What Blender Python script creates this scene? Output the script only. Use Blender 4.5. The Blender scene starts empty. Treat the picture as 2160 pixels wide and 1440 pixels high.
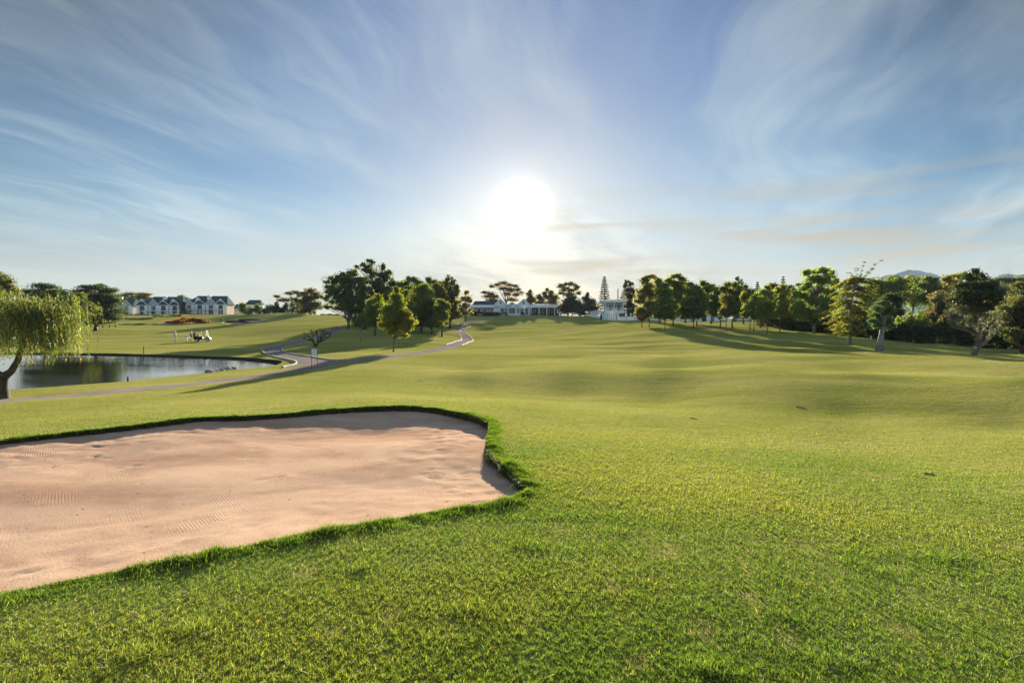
import bpy, bmesh, math, random
import numpy as np
from mathutils import Vector, Matrix, noise
from mathutils.geometry import delaunay_2d_cdt

SC = bpy.context.scene
COL = SC.collection
R = math.radians
F = 1200.0            # focal length in pixels of the 2160 px wide photograph
CX, HY = 1080.0, 690.0  # column straight ahead, row of the horizon
CAMZ = 2.2            # eye height above the turf at the photographer's feet
rng = np.random.default_rng(7)
random.seed(7)

# ------------------------------------------------------------------ camera
cam_d = bpy.data.cameras.new('camera')
cam_d.sensor_width = 36.0
cam_d.lens = 36.0 * F / 2160.0
cam_d.shift_y = -(720.0 - HY) / 2160.0
cam_d.clip_start = 0.05
cam_d.clip_end = 20000
cam = bpy.data.objects.new('camera', cam_d)
COL.objects.link(cam)
cam.location = (0, 0, CAMZ)
cam.rotation_euler = (R(90), 0, 0)
SC.camera = cam

# ------------------------------------------------------------------ exposure, sun, sky
SC.view_settings.view_transform = 'Standard'
SC.view_settings.look = 'None'
SC.view_settings.gamma = 1
SC.view_settings.use_curve_mapping = False
EXPO = 2.2
SC.view_settings.exposure = EXPO
SUN_AZ = math.atan((1105 - CX) / F)                 # clockwise from straight ahead
SUN_EL = math.atan((HY - 436) / math.hypot(F, 25))
sun_dir = Vector((math.sin(SUN_AZ) * math.cos(SUN_EL), math.cos(SUN_AZ) * math.cos(SUN_EL), math.sin(SUN_EL)))
sd = bpy.data.lights.new('sun', 'SUN')
sd.energy = 5.0
sd.angle = R(0.55)
sd.color = (1.0, 0.88, 0.70)
sun = bpy.data.objects.new('sun', sd)
COL.objects.link(sun)
sun.location = sun_dir * 60
lamp_el = SUN_EL - R(1.6)      # the low light rakes a little flatter than the middle of the blown-out glow
lamp_dir = Vector((math.sin(SUN_AZ) * math.cos(lamp_el), math.cos(SUN_AZ) * math.cos(lamp_el), math.sin(lamp_el)))
sun.rotation_euler = (-lamp_dir).to_track_quat('-Z', 'Y').to_euler()

SC.world = bpy.data.worlds.new('World')
SC.world.use_nodes = True
WT = SC.world.node_tree
WT.nodes.clear()


class NT:
    """small helper for writing node trees"""
    def __init__(s, tree):
        s.t = tree

    def n(s, kind, **kw):
        o = s.t.nodes.new(kind)
        for k, v in kw.items():
            if k.startswith('i_'):
                key = k[2:]
                key = int(key) if key.isdigit() else key.replace('_', ' ')
                o.inputs[key].default_value = v
            else:
                setattr(o, k, v)
        return o

    def l(s, a, b):
        s.t.links.new(a, b)

    def val(s, sock, v):
        if isinstance(v, (int, float)):
            sock.default_value = v
        elif isinstance(v, (tuple, list)):
            sock.default_value = tuple(v) if len(v) == len(sock.default_value) else tuple(v) + (1,)
        else:
            s.l(v, sock)

    def m(s, op, a, b=None, c=None, clamp=False):
        o = s.n('ShaderNodeMath', operation=op, use_clamp=clamp)
        s.val(o.inputs[0], a)
        if b is not None:
            s.val(o.inputs[1], b)
        if c is not None:
            s.val(o.inputs[2], c)
        return o.outputs[0]

    def vm(s, op, a, b=None, scale=None):
        o = s.n('ShaderNodeVectorMath', operation=op)
        s.val(o.inputs[0], a)
        if b is not None:
            s.val(o.inputs[1], b)
        if scale is not None:
            s.val(o.inputs[3], scale)
        return o.outputs['Value'] if op in ('DOT_PRODUCT', 'LENGTH') else o.outputs[0]

    def mix(s, fac, a, b, blend='MIX'):
        o = s.n('ShaderNodeMix', data_type='RGBA', blend_type=blend)
        s.val(o.inputs[0], fac)
        s.val(o.inputs[6], a)
        s.val(o.inputs[7], b)
        return o.outputs[2]

    def mr(s, v, a, b, c=0.0, d=1.0, smooth=True):
        o = s.n('ShaderNodeMapRange', interpolation_type='SMOOTHSTEP' if smooth else 'LINEAR')
        s.val(o.inputs[0], v)
        for i, x in enumerate((a, b, c, d)):
            s.val(o.inputs[1 + i], x)
        return o.outputs[0]

    def noise(s, vec, scale, detail=4, rough=0.5, dist=0.0):
        o = s.n('ShaderNodeTexNoise')
        if vec is not None:
            s.l(vec, o.inputs['Vector'])
        o.inputs['Scale'].default_value = scale
        o.inputs['Detail'].default_value = detail
        o.inputs['Roughness'].default_value = rough
        o.inputs['Distortion'].default_value = dist
        return o.outputs[0]

    def ramp(s, fac, stops, interp='LINEAR'):
        o = s.n('ShaderNodeValToRGB')
        cr = o.color_ramp
        cr.interpolation = interp
        while len(cr.elements) > 1:
            cr.elements.remove(cr.elements[-1])
        cr.elements[0].position = stops[0][0]
        cr.elements[0].color = tuple(stops[0][1]) + (1,)
        for p, c in stops[1:]:
            e = cr.elements.new(p)
            e.color = tuple(c) + (1,)
        s.val(o.inputs[0], fac)
        return o.outputs[0]

    def mapping(s, vec, scale=(1, 1, 1), rot=(0, 0, 0), loc=(0, 0, 0)):
        o = s.n('ShaderNodeMapping')
        s.l(vec, o.inputs[0])
        o.inputs['Location'].default_value = loc
        o.inputs['Rotation'].default_value = rot
        o.inputs['Scale'].default_value = scale
        return o.outputs[0]


def build_sky():
    w = NT(WT)
    STR = 0.1
    gain = 1.0 / (STR * 2 ** EXPO)     # colours below are written as they should appear
    sky = w.n('ShaderNodeTexSky', sky_type='NISHITA')
    sky.sun_disc = False
    sky.sun_elevation = lamp_el
    sky.sun_rotation = SUN_AZ
    sky.air_density = 1.0
    sky.dust_density = 1.5
    sky.ozone_density = 2.0
    tc = w.n('ShaderNodeTexCoord')
    d = w.vm('NORMALIZE', tc.outputs['Generated'])
    sx = w.n('ShaderNodeSeparateXYZ')
    w.l(d, sx.inputs[0])
    x, y, z = sx.outputs
    zc = w.m('MAXIMUM', z, 0.0)
    cosang = w.vm('DOT_PRODUCT', d, tuple(sun_dir))
    ang = w.m('ARCCOSINE', w.m('MINIMUM', cosang, 0.999999))      # radians from the sun
    # air colour by height, blended with the physical sky
    air = w.ramp(zc, [(0.0, (.54, .59, .58)), (.05, (.50, .60, .63)), (.12, (.25, .45, .60)), (.22, (.075, .265, .52)),
                      (.36, (.008, .135, .42)), (.5, (.002, .090, .36)), (.75, (.004, .07, .28)), (1, (.006, .06, .24))])
    air = w.vm('SCALE', air, scale=w.m('ADD', w.m('MULTIPLY_ADD', w.mr(ang, .35, .95), -.48, 1.0), w.m('MULTIPLY', w.mr(ang, 1.15, 1.8), 1.2)))  # unseen sky behind the viewer is brightened as added fill light
    air = w.vm('SCALE', air, scale=gain)
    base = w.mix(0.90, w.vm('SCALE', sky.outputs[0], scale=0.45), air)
    # cirrus lies on a flat layer far above: streaks run away from the viewer and fan out
    inv = w.m('DIVIDE', 1.0, w.m('ADD', zc, 0.09))
    cmb = w.n('ShaderNodeCombineXYZ')
    w.l(w.m('MULTIPLY', x, inv), cmb.inputs[0])
    w.l(w.m('MULTIPLY', y, inv), cmb.inputs[1])
    p = cmb.outputs[0]
    wn = w.n('ShaderNodeTexNoise', i_Scale=0.5, i_Detail=3.0)
    w.l(p, wn.inputs['Vector'])
    warp = w.vm('SCALE', w.vm('SUBTRACT', wn.outputs[1], (.5, .5, .5)), scale=1.5)
    pw = w.vm('ADD', p, warp)

    def layer(rot, scale, loc, detail, rough, dist=0.0):
        return w.noise(w.mapping(w.mapping(pw, rot=(0, 0, R(rot))), scale, loc=loc), 1.0, detail, rough, dist)
    big = layer(14, (.62, .20, 1), (3.1, 1.7, 0), 4, .5)
    streak = layer(22, (1.9, .26, 1), (.3, 5.2, 0), 9, .60, .4)
    fine = layer(8, (6.0, .75, 1), (2.3, .2, 0), 8, .66, .3)
    veil = w.mr(big, .30, .62)
    wisp = w.mr(w.m('MULTIPLY_ADD', fine, .30, w.m('MULTIPLY', streak, .76)), .40, .72)
    cl = w.m('MULTIPLY', veil, w.m('MULTIPLY_ADD', wisp, .74, .30))
    cl = w.m('ADD', cl, w.m('MULTIPLY', wisp, .24), clamp=True)
    cl = w.m('ADD', cl, w.m('MULTIPLY', w.mr(ang, 1.2, 1.9), .45), clamp=True)     # unseen bright cloud added behind the viewer to light facades and shade
    low = w.mr(zc, .34, .06)
    cl2 = w.m('MULTIPLY', cl, w.m('MULTIPLY_ADD', low, .28, .70))
    near = w.m('POWER', 2.71828, w.m('MULTIPLY', ang, -2.6))
    ccol = w.mix(near, (.55 * gain, .70 * gain, .80 * gain), (.52 * gain, .55 * gain, .55 * gain))
    ccol = w.mix(w.m('MULTIPLY', w.mr(zc, .16, .02), .6), ccol, (.56 * gain, .54 * gain, .47 * gain))
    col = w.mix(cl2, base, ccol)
    # the sky deepens high up and away from the sun
    col = w.vm('SCALE', col, scale=w.m('MULTIPLY_ADD', w.m('MULTIPLY', w.mr(zc, .18, .46), w.m('MULTIPLY', w.mr(ang, .28, .75), w.mr(ang, 1.7, 1.2))), -.52, 1.0))
    # low band of brownish smoke
    sm = w.noise(w.mapping(d, (2.2, 2.2, 26), (0, 0, 0), (.4, 0, .3)), 1.6, 4, .5, .3)
    smk = w.m('MULTIPLY', w.mr(sm, .42, .66), w.m('MULTIPLY', w.mr(zc, .02, .07), w.mr(zc, .26, .13)))
    smk = w.m('MULTIPLY', smk, w.m('MULTIPLY', w.mr(x, -.15, .15), .85))
    col = w.mix(smk, col, (.56 * gain, .46 * gain, .33 * gain))
    warmlow = w.m('MULTIPLY', w.mr(zc, .20, 0.0), w.m('POWER', 2.71828, w.m('MULTIPLY', ang, -.75)))
    col = w.mix(w.m('MULTIPLY', warmlow, .95), col, (.58 * gain, .50 * gain, .40 * gain))

    # aureole of the sun in thin cloud
    def term(amp, k, c):
        e = w.m('MULTIPLY', w.m('POWER', 2.71828, w.m('MULTIPLY', ang, -k)), amp * gain)
        return w.vm('SCALE', tuple(c), scale=e)
    g = w.vm('ADD', term(.05, 3.4, (1, .93, .84)), term(.12, 6.0, (1, .86, .66)))
    e2 = w.m('POWER', 2.71828, w.m('MULTIPLY', w.m('POWER', w.m('DIVIDE', ang, .026), 2.0), -1.0))
    g = w.vm('ADD', g, w.vm('SCALE', (1, .97, .90), scale=w.m('MULTIPLY', e2, 4.0 * gain)))
    e3 = w.m('POWER', 2.71828, w.m('MULTIPLY', w.m('POWER', w.m('DIVIDE', ang, .075), 2.0), -1.0))
    g = w.vm('ADD', g, w.vm('SCALE', (1, .92, .78), scale=w.m('MULTIPLY', e3, .16 * gain)))
    col = w.vm('ADD', col, g)
    # below the horizon: dull ground colour
    col = w.mix(w.mr(z, -.02, -.10), col, (.10 * gain, .12 * gain, .06 * gain))
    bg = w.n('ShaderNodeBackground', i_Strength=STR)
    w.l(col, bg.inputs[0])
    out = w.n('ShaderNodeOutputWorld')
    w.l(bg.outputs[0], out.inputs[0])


build_sky()
SC.cycles.max_bounces = 8
SC.cycles.diffuse_bounces = 3
SC.cycles.glossy_bounces = 3
SC.cycles.transmission_bounces = 4
SC.cycles.transparent_max_bounces = 8
SC.cycles.volume_bounces = 0
SC.cycles.sample_clamp_indirect = 6
SC.cycles.use_denoising = True

# ------------------------------------------------------------------ materials
MATS = {}


def mat(name, base, rough=.7, spec=.3, metal=0.0, var=.12, scale=3.0, bump=0.0, bscale=30.0, alpha=None):
    if name in MATS:
        return MATS[name]
    m_ = bpy.data.materials.new(name)
    m_.use_nodes = True
    t = NT(m_.node_tree)
    b = m_.node_tree.nodes['Principled BSDF']
    tc = t.n('ShaderNodeTexCoord')
    nz = t.noise(tc.outputs['Object'], scale, 5, .6)
    lo = tuple(c * (1 - var) for c in base)
    hi = tuple(min(1, c * (1 + var)) for c in base)
    t.l(t.mix(t.mr(nz, .3, .7), lo, hi), b.inputs['Base Color'])
    b.inputs['Roughness'].default_value = rough
    b.inputs['Specular IOR Level'].default_value = spec
    b.inputs['Metallic'].default_value = metal
    if bump:
        bp = t.n('ShaderNodeBump', i_Strength=bump, i_Distance=.02)
        t.l(t.noise(tc.outputs['Object'], bscale, 4, .6), bp.inputs['Height'])
        t.l(bp.outputs[0], b.inputs['Normal'])
    if alpha is not None:
        b.inputs['Alpha'].default_value = alpha
    MATS[name] = m_
    return m_


def leaf_mat(name, trans=.5, warm=(1.15, 1.1, .55), gloss=.04):
    """leaves and blades: the tint of each is stored on the mesh, the sun shines through"""
    if name in MATS:
        return MATS[name]
    m_ = bpy.data.materials.new(name)
    m_.use_nodes = True
    t = NT(m_.node_tree)
    t.t.nodes.clear()
    at = t.n('ShaderNodeAttribute', attribute_name='tint')
    df = t.n('ShaderNodeBsdfDiffuse')
    t.l(at.outputs[0], df.inputs[0])
    tr = t.n('ShaderNodeBsdfTranslucent')
    t.l(t.vm('MULTIPLY', at.outputs[0], warm), tr.inputs[0])
    mx = t.n('ShaderNodeMixShader', i_0=trans)
    t.l(df.outputs[0], mx.inputs[1])
    t.l(tr.outputs[0], mx.inputs[2])
    gl = t.n('ShaderNodeBsdfGlossy', i_Roughness=.45)
    mg = t.n('ShaderNodeMixShader', i_0=gloss)
    t.l(mx.outputs[0], mg.inputs[1])
    t.l(gl.outputs[0], mg.inputs[2])
    o = t.n('ShaderNodeOutputMaterial')
    t.l(mg.outputs[0], o.inputs[0])
    MATS[name] = m_
    return m_


LEAF = leaf_mat('leaf', .52, (1.35, 1.5, .55))
BLADE = leaf_mat('grass_blade', .5, (1.15, 1.22, .5), .02)
BARK = mat('bark', (.075, .058, .045), .9, .1, var=.4, scale=6, bump=.6, bscale=25)
BARK_PALE = mat('bark_pale', (.24, .22, .19), .85, .1, var=.35, scale=5, bump=.5)
BARK_GREY = mat('bark_grey', (.15, .135, .12), .9, .1, var=.35, scale=7, bump=.6)
WHITE = mat('white_paint', (.80, .82, .84), .6, .3, var=.05)
CREAM = mat('cream_plaster', (.46, .36, .30), .95, .03, var=.07, scale=1)
ROOFG = mat('green_roof_tile', (.035, .085, .082), .95, .02, var=.25, scale=4)
ROOFD = mat('slate_roof', (.075, .075, .10), .95, .03, var=.2, scale=3)
GLASS = mat('window_glass', (.018, .024, .032), .08, .6, var=.3, scale=.6)
DARKW = mat('dark_timber', (.04, .032, .028), .7, .2)
BLACK = mat('black_plastic', (.012, .012, .014), .4, .4)
RUBBER = mat('rubber', (.015, .015, .016), .85, .2)
CONC = mat('pale_kerb', (.38, .345, .29), 1, .03, var=.15, scale=4)
STEEL = mat('dark_steel', (.04, .045, .05), .5, .4, metal=.6)

# ------------------------------------------------------------------ objects


def tag(o, label=None, cat=None, group=None, kind=None):
    if label:
        o['label'] = label
    if cat:
        o['category'] = cat
    if group:
        o['group'] = group
    if kind:
        o['kind'] = kind
    return o


def empty(name, loc, rz=0.0, label=None, cat=None, group=None):
    o = bpy.data.objects.new(name, None)
    COL.objects.link(o)
    o.location = loc
    o.rotation_euler = (0, 0, rz)
    o.empty_display_size = .2
    return tag(o, label, cat, group)


def link_mesh(name, me, material, parent=None, smooth=False):
    o = bpy.data.objects.new(name, me)
    COL.objects.link(o)
    if material is not None:
        me.materials.append(material)
    if parent is not None:
        o.parent = parent
    if smooth:
        me.polygons.foreach_set('use_smooth', np.ones(len(me.polygons), dtype=bool))
    return o


def np_mesh(name, verts, faces, tint=None):
    """verts Nx3, faces MxK (all with K corners)"""
    me = bpy.data.meshes.new(name)
    faces = np.asarray(faces, dtype=np.int32)
    k = faces.shape[1]
    me.vertices.add(len(verts))
    me.vertices.foreach_set('co', np.asarray(verts, dtype=np.float32).ravel())
    me.loops.add(faces.size)
    me.loops.foreach_set('vertex_index', faces.ravel())
    me.polygons.add(len(faces))
    me.polygons.foreach_set('loop_start', np.arange(0, faces.size, k, dtype=np.int32))
    me.polygons.foreach_set('loop_total', np.full(len(faces), k, dtype=np.int32))
    if tint is not None:
        a = me.attributes.new('tint', 'FLOAT_COLOR', 'POINT')
        c = np.ones((len(verts), 4), dtype=np.float32)
        c[:, :3] = tint
        a.data.foreach_set('color', c.ravel())
    me.update(calc_edges=True)
    return me


class MB:
    """collects boxes, prisms, tubes ... and links them as ONE mesh object"""
    def __init__(s):
        s.v, s.f = [], []

    def add(s, vs, fs):
        o = len(s.v)
        s.v += [tuple(v) for v in vs]
        s.f += [tuple(i + o for i in f) for f in fs]
        return s

    def box(s, x0, x1, y0, y1, z0, z1):
        return s.add([(x0, y0, z0), (x1, y0, z0), (x1, y1, z0), (x0, y1, z0), (x0, y0, z1), (x1, y0, z1), (x1, y1, z1), (x0, y1, z1)],
                     [(0, 3, 2, 1), (4, 5, 6, 7), (0, 1, 5, 4), (1, 2, 6, 5), (2, 3, 7, 6), (3, 0, 4, 7)])

    def prism(s, poly, y0, y1):
        """polygon in x,z drawn out along y"""
        n = len(poly)
        vs = [(x, y0, z) for x, z in poly] + [(x, y1, z) for x, z in poly]
        fs = [tuple(range(n)), tuple(range(2 * n - 1, n - 1, -1))]
        fs += [(i, i + n, (i + 1) % n + n, (i + 1) % n) for i in range(n)]
        return s.add(vs, fs)

    def slab(s, quad, t):
        """four corners thickened by t along their normal"""
        q = [Vector(p) for p in quad]
        nrm = (q[1] - q[0]).cross(q[-1] - q[0]).normalized() * t
        n = len(q)
        return s.add([tuple(p) for p in q] + [tuple(p + nrm) for p in q],
                     [tuple(range(n - 1, -1, -1)), tuple(range(n, 2 * n))] + [(i, (i + 1) % n, (i + 1) % n + n, i + n) for i in range(n)])

    def bar(s, a, b, w, h=None):
        a, b = Vector(a), Vector(b)
        h = h or w
        d = (b - a).normalized()
        u = d.cross(Vector((0, 0, 1)))
        u = Vector((1, 0, 0)) if u.length < 1e-4 else u.normalized()
        v = u.cross(d)
        vs = []
        for p in (a, b):
            for i, j in ((-1, -1), (1, -1), (1, 1), (-1, 1)):
                vs.append(tuple(p + u * (i * w / 2) + v * (j * h / 2)))
        return s.add(vs, [(0, 3, 2, 1), (4, 5, 6, 7), (0, 1, 5, 4), (1, 2, 6, 5), (2, 3, 7, 6), (3, 0, 4, 7)])

    def tube(s, pts, rad, n=6):
        pts = [Vector(p) for p in pts]
        o = len(s.v)
        vs, fs = [], []
        ref = Vector((.31, .17, .93)).normalized()
        for i, p in enumerate(pts):
            d = (pts[min(i + 1, len(pts) - 1)] - pts[max(i - 1, 0)]).normalized()
            u = d.cross(ref)
            if u.length < .1:
                u = d.cross(Vector((1, 0, 0)))
            u.normalize()
            v = d.cross(u)
            for k in range(n):
                a = 2 * math.pi * k / n
                vs.append(tuple(p + (u * math.cos(a) + v * math.sin(a)) * rad[i]))
        for i in range(len(pts) - 1):
            for k in range(n):
                k2 = (k + 1) % n
                fs.append((i * n + k, i * n + k2, (i + 1) * n + k2, (i + 1) * n + k))
        fs.append(tuple(range(n - 1, -1, -1)))
        fs.append(tuple((len(pts) - 1) * n + k for k in range(n)))
        return s.add(vs, fs)

    def disc(s, c, r, t, axis='y', n=14):
        """a short solid cylinder about an axis"""
        vs = []
        for q in (-t / 2, t / 2):
            for k in range(n):
                a = 2 * math.pi * k / n
                ca, sa = r * math.cos(a), r * math.sin(a)
                vs.append((c[0] + ca, c[1] + q, c[2] + sa) if axis == 'y' else (c[0] + q, c[1] + ca, c[2] + sa) if axis == 'x' else (c[0] + ca, c[1] + sa, c[2] + q))
        return s.add(vs, [tuple(range(n - 1, -1, -1)), tuple(range(n, 2 * n))] + [(k, (k + 1) % n, (k + 1) % n + n, k + n) for k in range(n)])

    def cone(s, c, r, h, n=12, z_drop=0.0):
        vs = [(c[0] + r * math.cos(2 * math.pi * k / n), c[1] + r * math.sin(2 * math.pi * k / n), c[2]) for k in range(n)]
        vs += [(c[0], c[1], c[2] + h), (c[0], c[1], c[2] + h - .04 - z_drop)]
        return s.add(vs, [(k, (k + 1) % n, n) for k in range(n)] + [((k + 1) % n, k, n + 1) for k in range(n)])

    def build(s, name, material, parent=None, smooth=False, bevel=0.0):
        me = bpy.data.meshes.new(name)
        me.from_pydata(s.v, [], s.f)
        o = link_mesh(name, me, material, parent, smooth)
        bm = bmesh.new()
        bm.from_mesh(me)
        bmesh.ops.recalc_face_normals(bm, faces=bm.faces)
        bm.to_mesh(me)
        bm.free()
        if bevel:
            md = o.modifiers.new('edge', 'BEVEL')
            md.width = bevel
            md.segments = 2
            md.limit_method = 'ANGLE'
        return o


def at(px, py, d):
    """world point seen at a pixel of the photograph at depth d"""
    return Vector(((px - CX) / F * d, d, CAMZ - (py - HY) / F * d))

# ------------------------------------------------------------------ terrain: heights pinned at points read off the photograph
# (column, depth, height relative to the eye)
CP = [
    (-900, 2.6, -2.2), (1080, 2.4, -2.2), (3000, 2.6, -2.22), (0, 4, -2.22), (1080, 4, -2.2), (2160, 4, -2.24),
    (-400, 5, -2.25), (0, 4.8, -2.22), (350, 5.8, -2.22), (700, 6.7, -2.2), (1050, 7.1, -2.2), (1110, 7.8, -2.2), (1600, 7.5, -2.25), (2160, 7.5, -2.34),
    (-500, 9.6, -2.3), (0, 10.9, -2.2), (400, 13.7, -2.2), (850, 15.5, -2.2), (1000, 13.9, -2.2), (1030, 12, -2.2), (1300, 11, -2.3), (1700, 10.5, -2.42), (2160, 10, -2.5), (2700, 10, -2.5),
    (200, 16.3, -2.42), (560, 21, -2.5), (560, 24, -2.62), (760, 19, -2.28), (720, 26, -2.55),
    (1080, 18, -2.4), (1350, 16.5, -2.5), (1700, 14.5, -2.58), (2160, 13, -2.62),
    (1000, 24.5, -2.74), (1200, 23.6, -2.83), (1400, 22.0, -2.89), (1800, 18.8, -2.93), (2160, 16.6, -2.93), (2700, 15, -2.65),
    (1000, 30.5, -2.32), (1200, 30, -2.22), (1400, 29.5, -2.16), (1600, 29, -2.14), (1800, 27.5, -2.15), (2160, 24, -2.14), (2700, 21, -2.3),
    (850, 33, -2.5), (1000, 36, -2.80), (1400, 36, -2.80), (1800, 34, -2.72), (2160, 29, -2.60),
    (1000, 43, -2.62), (1200, 43.7, -2.50), (1400, 47, -2.40), (1600, 50, -2.28), (1780, 49, -2.22), (1880, 46.5, -2.22), (2030, 40, -2.22), (2160, 34, -2.2), (2700, 27, -2.2),
    (1200, 52, -2.85), (1400, 57, -2.80), (1600, 58, -2.50), (1700, 60, -2.3), (1792, 64, -2.14), (1855, 54, -2.25), (2055, 49, -2.35), (2160, 43, -2.45), (2160, 60, -2.4), (2700, 45, -2.4),
    (1080, 68, -2.65), (1200, 70, -2.38), (1400, 72, -2.30), (1600, 76, -2.02), (1400, 85, -1.8), (1200, 82, -2.55), (1200, 100, -2.08), (1080, 100, -2.35), (1200, 114, -1.75), (1200, 132, -1.05), (1080, 132, -1.2), (1200, 165, .75), (1200, 200, 3.0), (1080, 200, 2.9), (1090, 224, 4.6), (1150, 226, 4.7), (1090, 245, 5.2),
    (1401, 107, -.38), (1420, 119, .25), (1470, 121, .22), (1462, 111, -.35), (1519, 114, -.3), (1537, 104, -.85), (1590, 104, -.95), (1617, 94, -1.25), (1645, 101, -.92), (1718, 95, -1.0),
    (1400, 150, 1.4), (1300, 165, 1.85), (1300, 185, 2.7), (1266, 186, 2.75), (1248, 200, 3.5), (1230, 215, 4.0), (1550, 142, .9), (1590, 140, .7), (1620, 132, 0.05), (1700, 112, -.93), (1800, 92, -1.4), (1875, 78, -1.75), (2047, 66, -2.2), (2160, 61, -2.4), (2160, 90, -2.2), (1900, 110, -1.0), (1700, 150, .5), (2400, 70, -2.3),
    # left half: path, pond bank, far fairway, houses
    (-250, 17.2, -2.72), (0, 21.3, -2.75), (300, 25, -2.75), (560, 33, -2.75), (650, 39, -2.75), (850, 53, -2.57), (940, 72, -2.6), (985, 111, -2.5), (960, 140, -1.17), (985, 160, .13), (970, 172, .86), (1000, 184, 1.6), (1040, 200, 2.95), (1060, 212, 3.6),
    (-300, 20.2, -2.92), (0, 25, -2.95), (300, 30, -2.95), (560, 38.5, -2.93), (600, 46, -2.9), (520, 54, -2.9), (440, 58, -2.9), (300, 64, -2.9), (0, 68, -2.9), (-300, 68, -2.9),
    (300, 80, -2.68), (369, 95, -2.47), (430, 96, -2.35), (200, 105, -2.2), (0, 100, -2.3), (-400, 100, -2.3), (202, 130, -.78), (560, 105, -1.9), (400, 130, -1.08), (600, 130, 0.0), (500, 160, .7), (400, 183, 1.45), (320, 160, .3), (270, 195, 2.3), (510, 178, 1.5), (540, 190, 2.2),
    (590, 212, 5.5), (560, 214, 5.3), (500, 222, 4.6), (620, 212, 5.2), (590, 240, 4.6), (655, 200, 3.9), (690, 188, 3.4), (480, 245, 5.6), (350, 290, 6.3), (430, 290, 6.4), (270, 290, 6.3), (100, 250, 5.0), (-300, 250, 4), (350, 230, 4.5), (280, 220, 4.0),
    (735, 115, -.3), (700, 108, -.9), (640, 89, -2.08), (600, 78, -2.5), (580, 67, -2.66), (625, 48, -2.7), (665, 75, -2.5), (830, 60, -2.6), (850, 120, -.8), (900, 128, -.1), (930, 132, .15), (800, 150, 1.2), (760, 90, -1.9), (900, 100, -1.6), (760, 180, 3.0), (975, 215, 4.4),
]
for px in (-300, 200, 700, 1080, 1500, 2000, 2600):
    CP += [(px, 400, 4.5), (px, 900, 1.0), (px, 4500, -3.0)]
_c = []
for px, d_, z_ in CP:
    x_ = (px - CX) / F * d_
    _c.append((math.atan2(x_, d_), math.log(math.hypot(x_, d_)), z_ + CAMZ))
for a_ in (-180, -140, -100, -75, 75, 100, 140, 180):
    for r_, z_ in ((1.2, 0), (4, 0), (15, -.2), (50, -.3), (200, 1.5), (900, 3), (4500, -1)):
        _c.append((R(a_), math.log(r_), z_ * (1.0 if abs(a_) < 150 else .6)))
_c = np.array(_c)
_S = np.array([6.0, 2.6])           # stretch so that the two axes weigh alike


def _phi(a, b):
    r2 = ((a[:, None, 0] - b[None, :, 0]) * _S[0]) ** 2 + ((a[:, None, 1] - b[None, :, 1]) * _S[1]) ** 2
    return np.sqrt(r2 + .02)


_n = len(_c)
_A = np.zeros((_n + 3, _n + 3))
_A[:_n, :_n] = _phi(_c[:, :2], _c[:, :2]) - np.eye(_n) * .03
_P = np.c_[np.ones(_n), _c[:, :2]]
_A[:_n, _n:] = _P
_A[_n:, :_n] = _P.T
_w = np.linalg.solve(_A, np.r_[_c[:, 2], 0, 0, 0])
_ph = np.random.default_rng(3)
_WAV = []
for lam in (3.2, 4.6, 6.5, 9, 13):
    for _ in range(5):
        a_ = _ph.uniform(-.55, .55) + (math.pi / 2 if _ph.random() < .78 else 0)
        _WAV.append((2 * math.pi / lam * math.cos(a_), 2 * math.pi / lam * math.sin(a_), _ph.uniform(0, 6.28), .0011 * lam))


def ground(x, y):
    """height of the turf (arrays)"""
    x = np.atleast_1d(np.asarray(x, float))
    y = np.atleast_1d(np.asarray(y, float))
    r = np.hypot(x, y)
    q = np.c_[np.arctan2(x, y), np.log(np.maximum(r, 1.0))]
    z = np.empty(len(q))
    for i in range(0, len(q), 20000):
        s_ = q[i:i + 20000]
        z[i:i + 20000] = _phi(s_, _c[:, :2]) @ _w[:_n] + np.c_[np.ones(len(s_)), s_] @ _w[_n:]
    u = np.zeros(len(q))
    for kx, ky, p_, am in _WAV:
        u += am * np.sin(kx * x + ky * y + p_)
    fade = np.clip((r - 7) / 12, 0, 1) * np.clip((420 - r) / 200, 0, 1) * np.clip(.35 + r / 45, 0, 2.2)
    left = np.clip((x + 2) / 10, 0.35, 1)      # the approach by the path lies smoother
    return z + u * fade * left


def gz(x, y):
    return float(ground(x, y)[0])


def hit(px, py, dmin=3.0, dmax=330.0):
    """first point of the turf seen at a pixel"""
    d_ = np.exp(np.linspace(math.log(dmin), math.log(dmax), 900))
    x_ = (px - CX) / F * d_
    zr = CAMZ - (py - HY) / F * d_
    g_ = ground(x_, d_)
    k = np.argmax(zr <= g_)
    if zr[k] > g_[k]:
        k = len(d_) - 1
    return Vector((x_[k], d_[k], g_[k]))


def onground(px, d_):
    x_ = (px - CX) / F * d_
    return Vector((x_, d_, gz(x_, d_)))


def smooth_line(pts, per=10, closed=False):
    """Catmull-Rom through 2-D points"""
    P_ = [np.array(p[:2], float) for p in pts]
    n = len(P_)
    out = []
    for i in range(n if closed else n - 1):
        if closed:
            p0, p1, p2, p3 = P_[i - 1], P_[i], P_[(i + 1) % n], P_[(i + 2) % n]
        else:
            p0, p1, p2, p3 = P_[max(i - 1, 0)], P_[i], P_[i + 1], P_[min(i + 2, n - 1)]
        for k in range(per):
            t = k / per
            out.append(.5 * ((2 * p1) + (-p0 + p2) * t + (2 * p0 - 5 * p1 + 4 * p2 - p3) * t * t + (-p0 + 3 * p1 - 3 * p2 + p3) * t ** 3))
    if not closed:
        out.append(P_[-1])
    return np.array(out)


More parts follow.
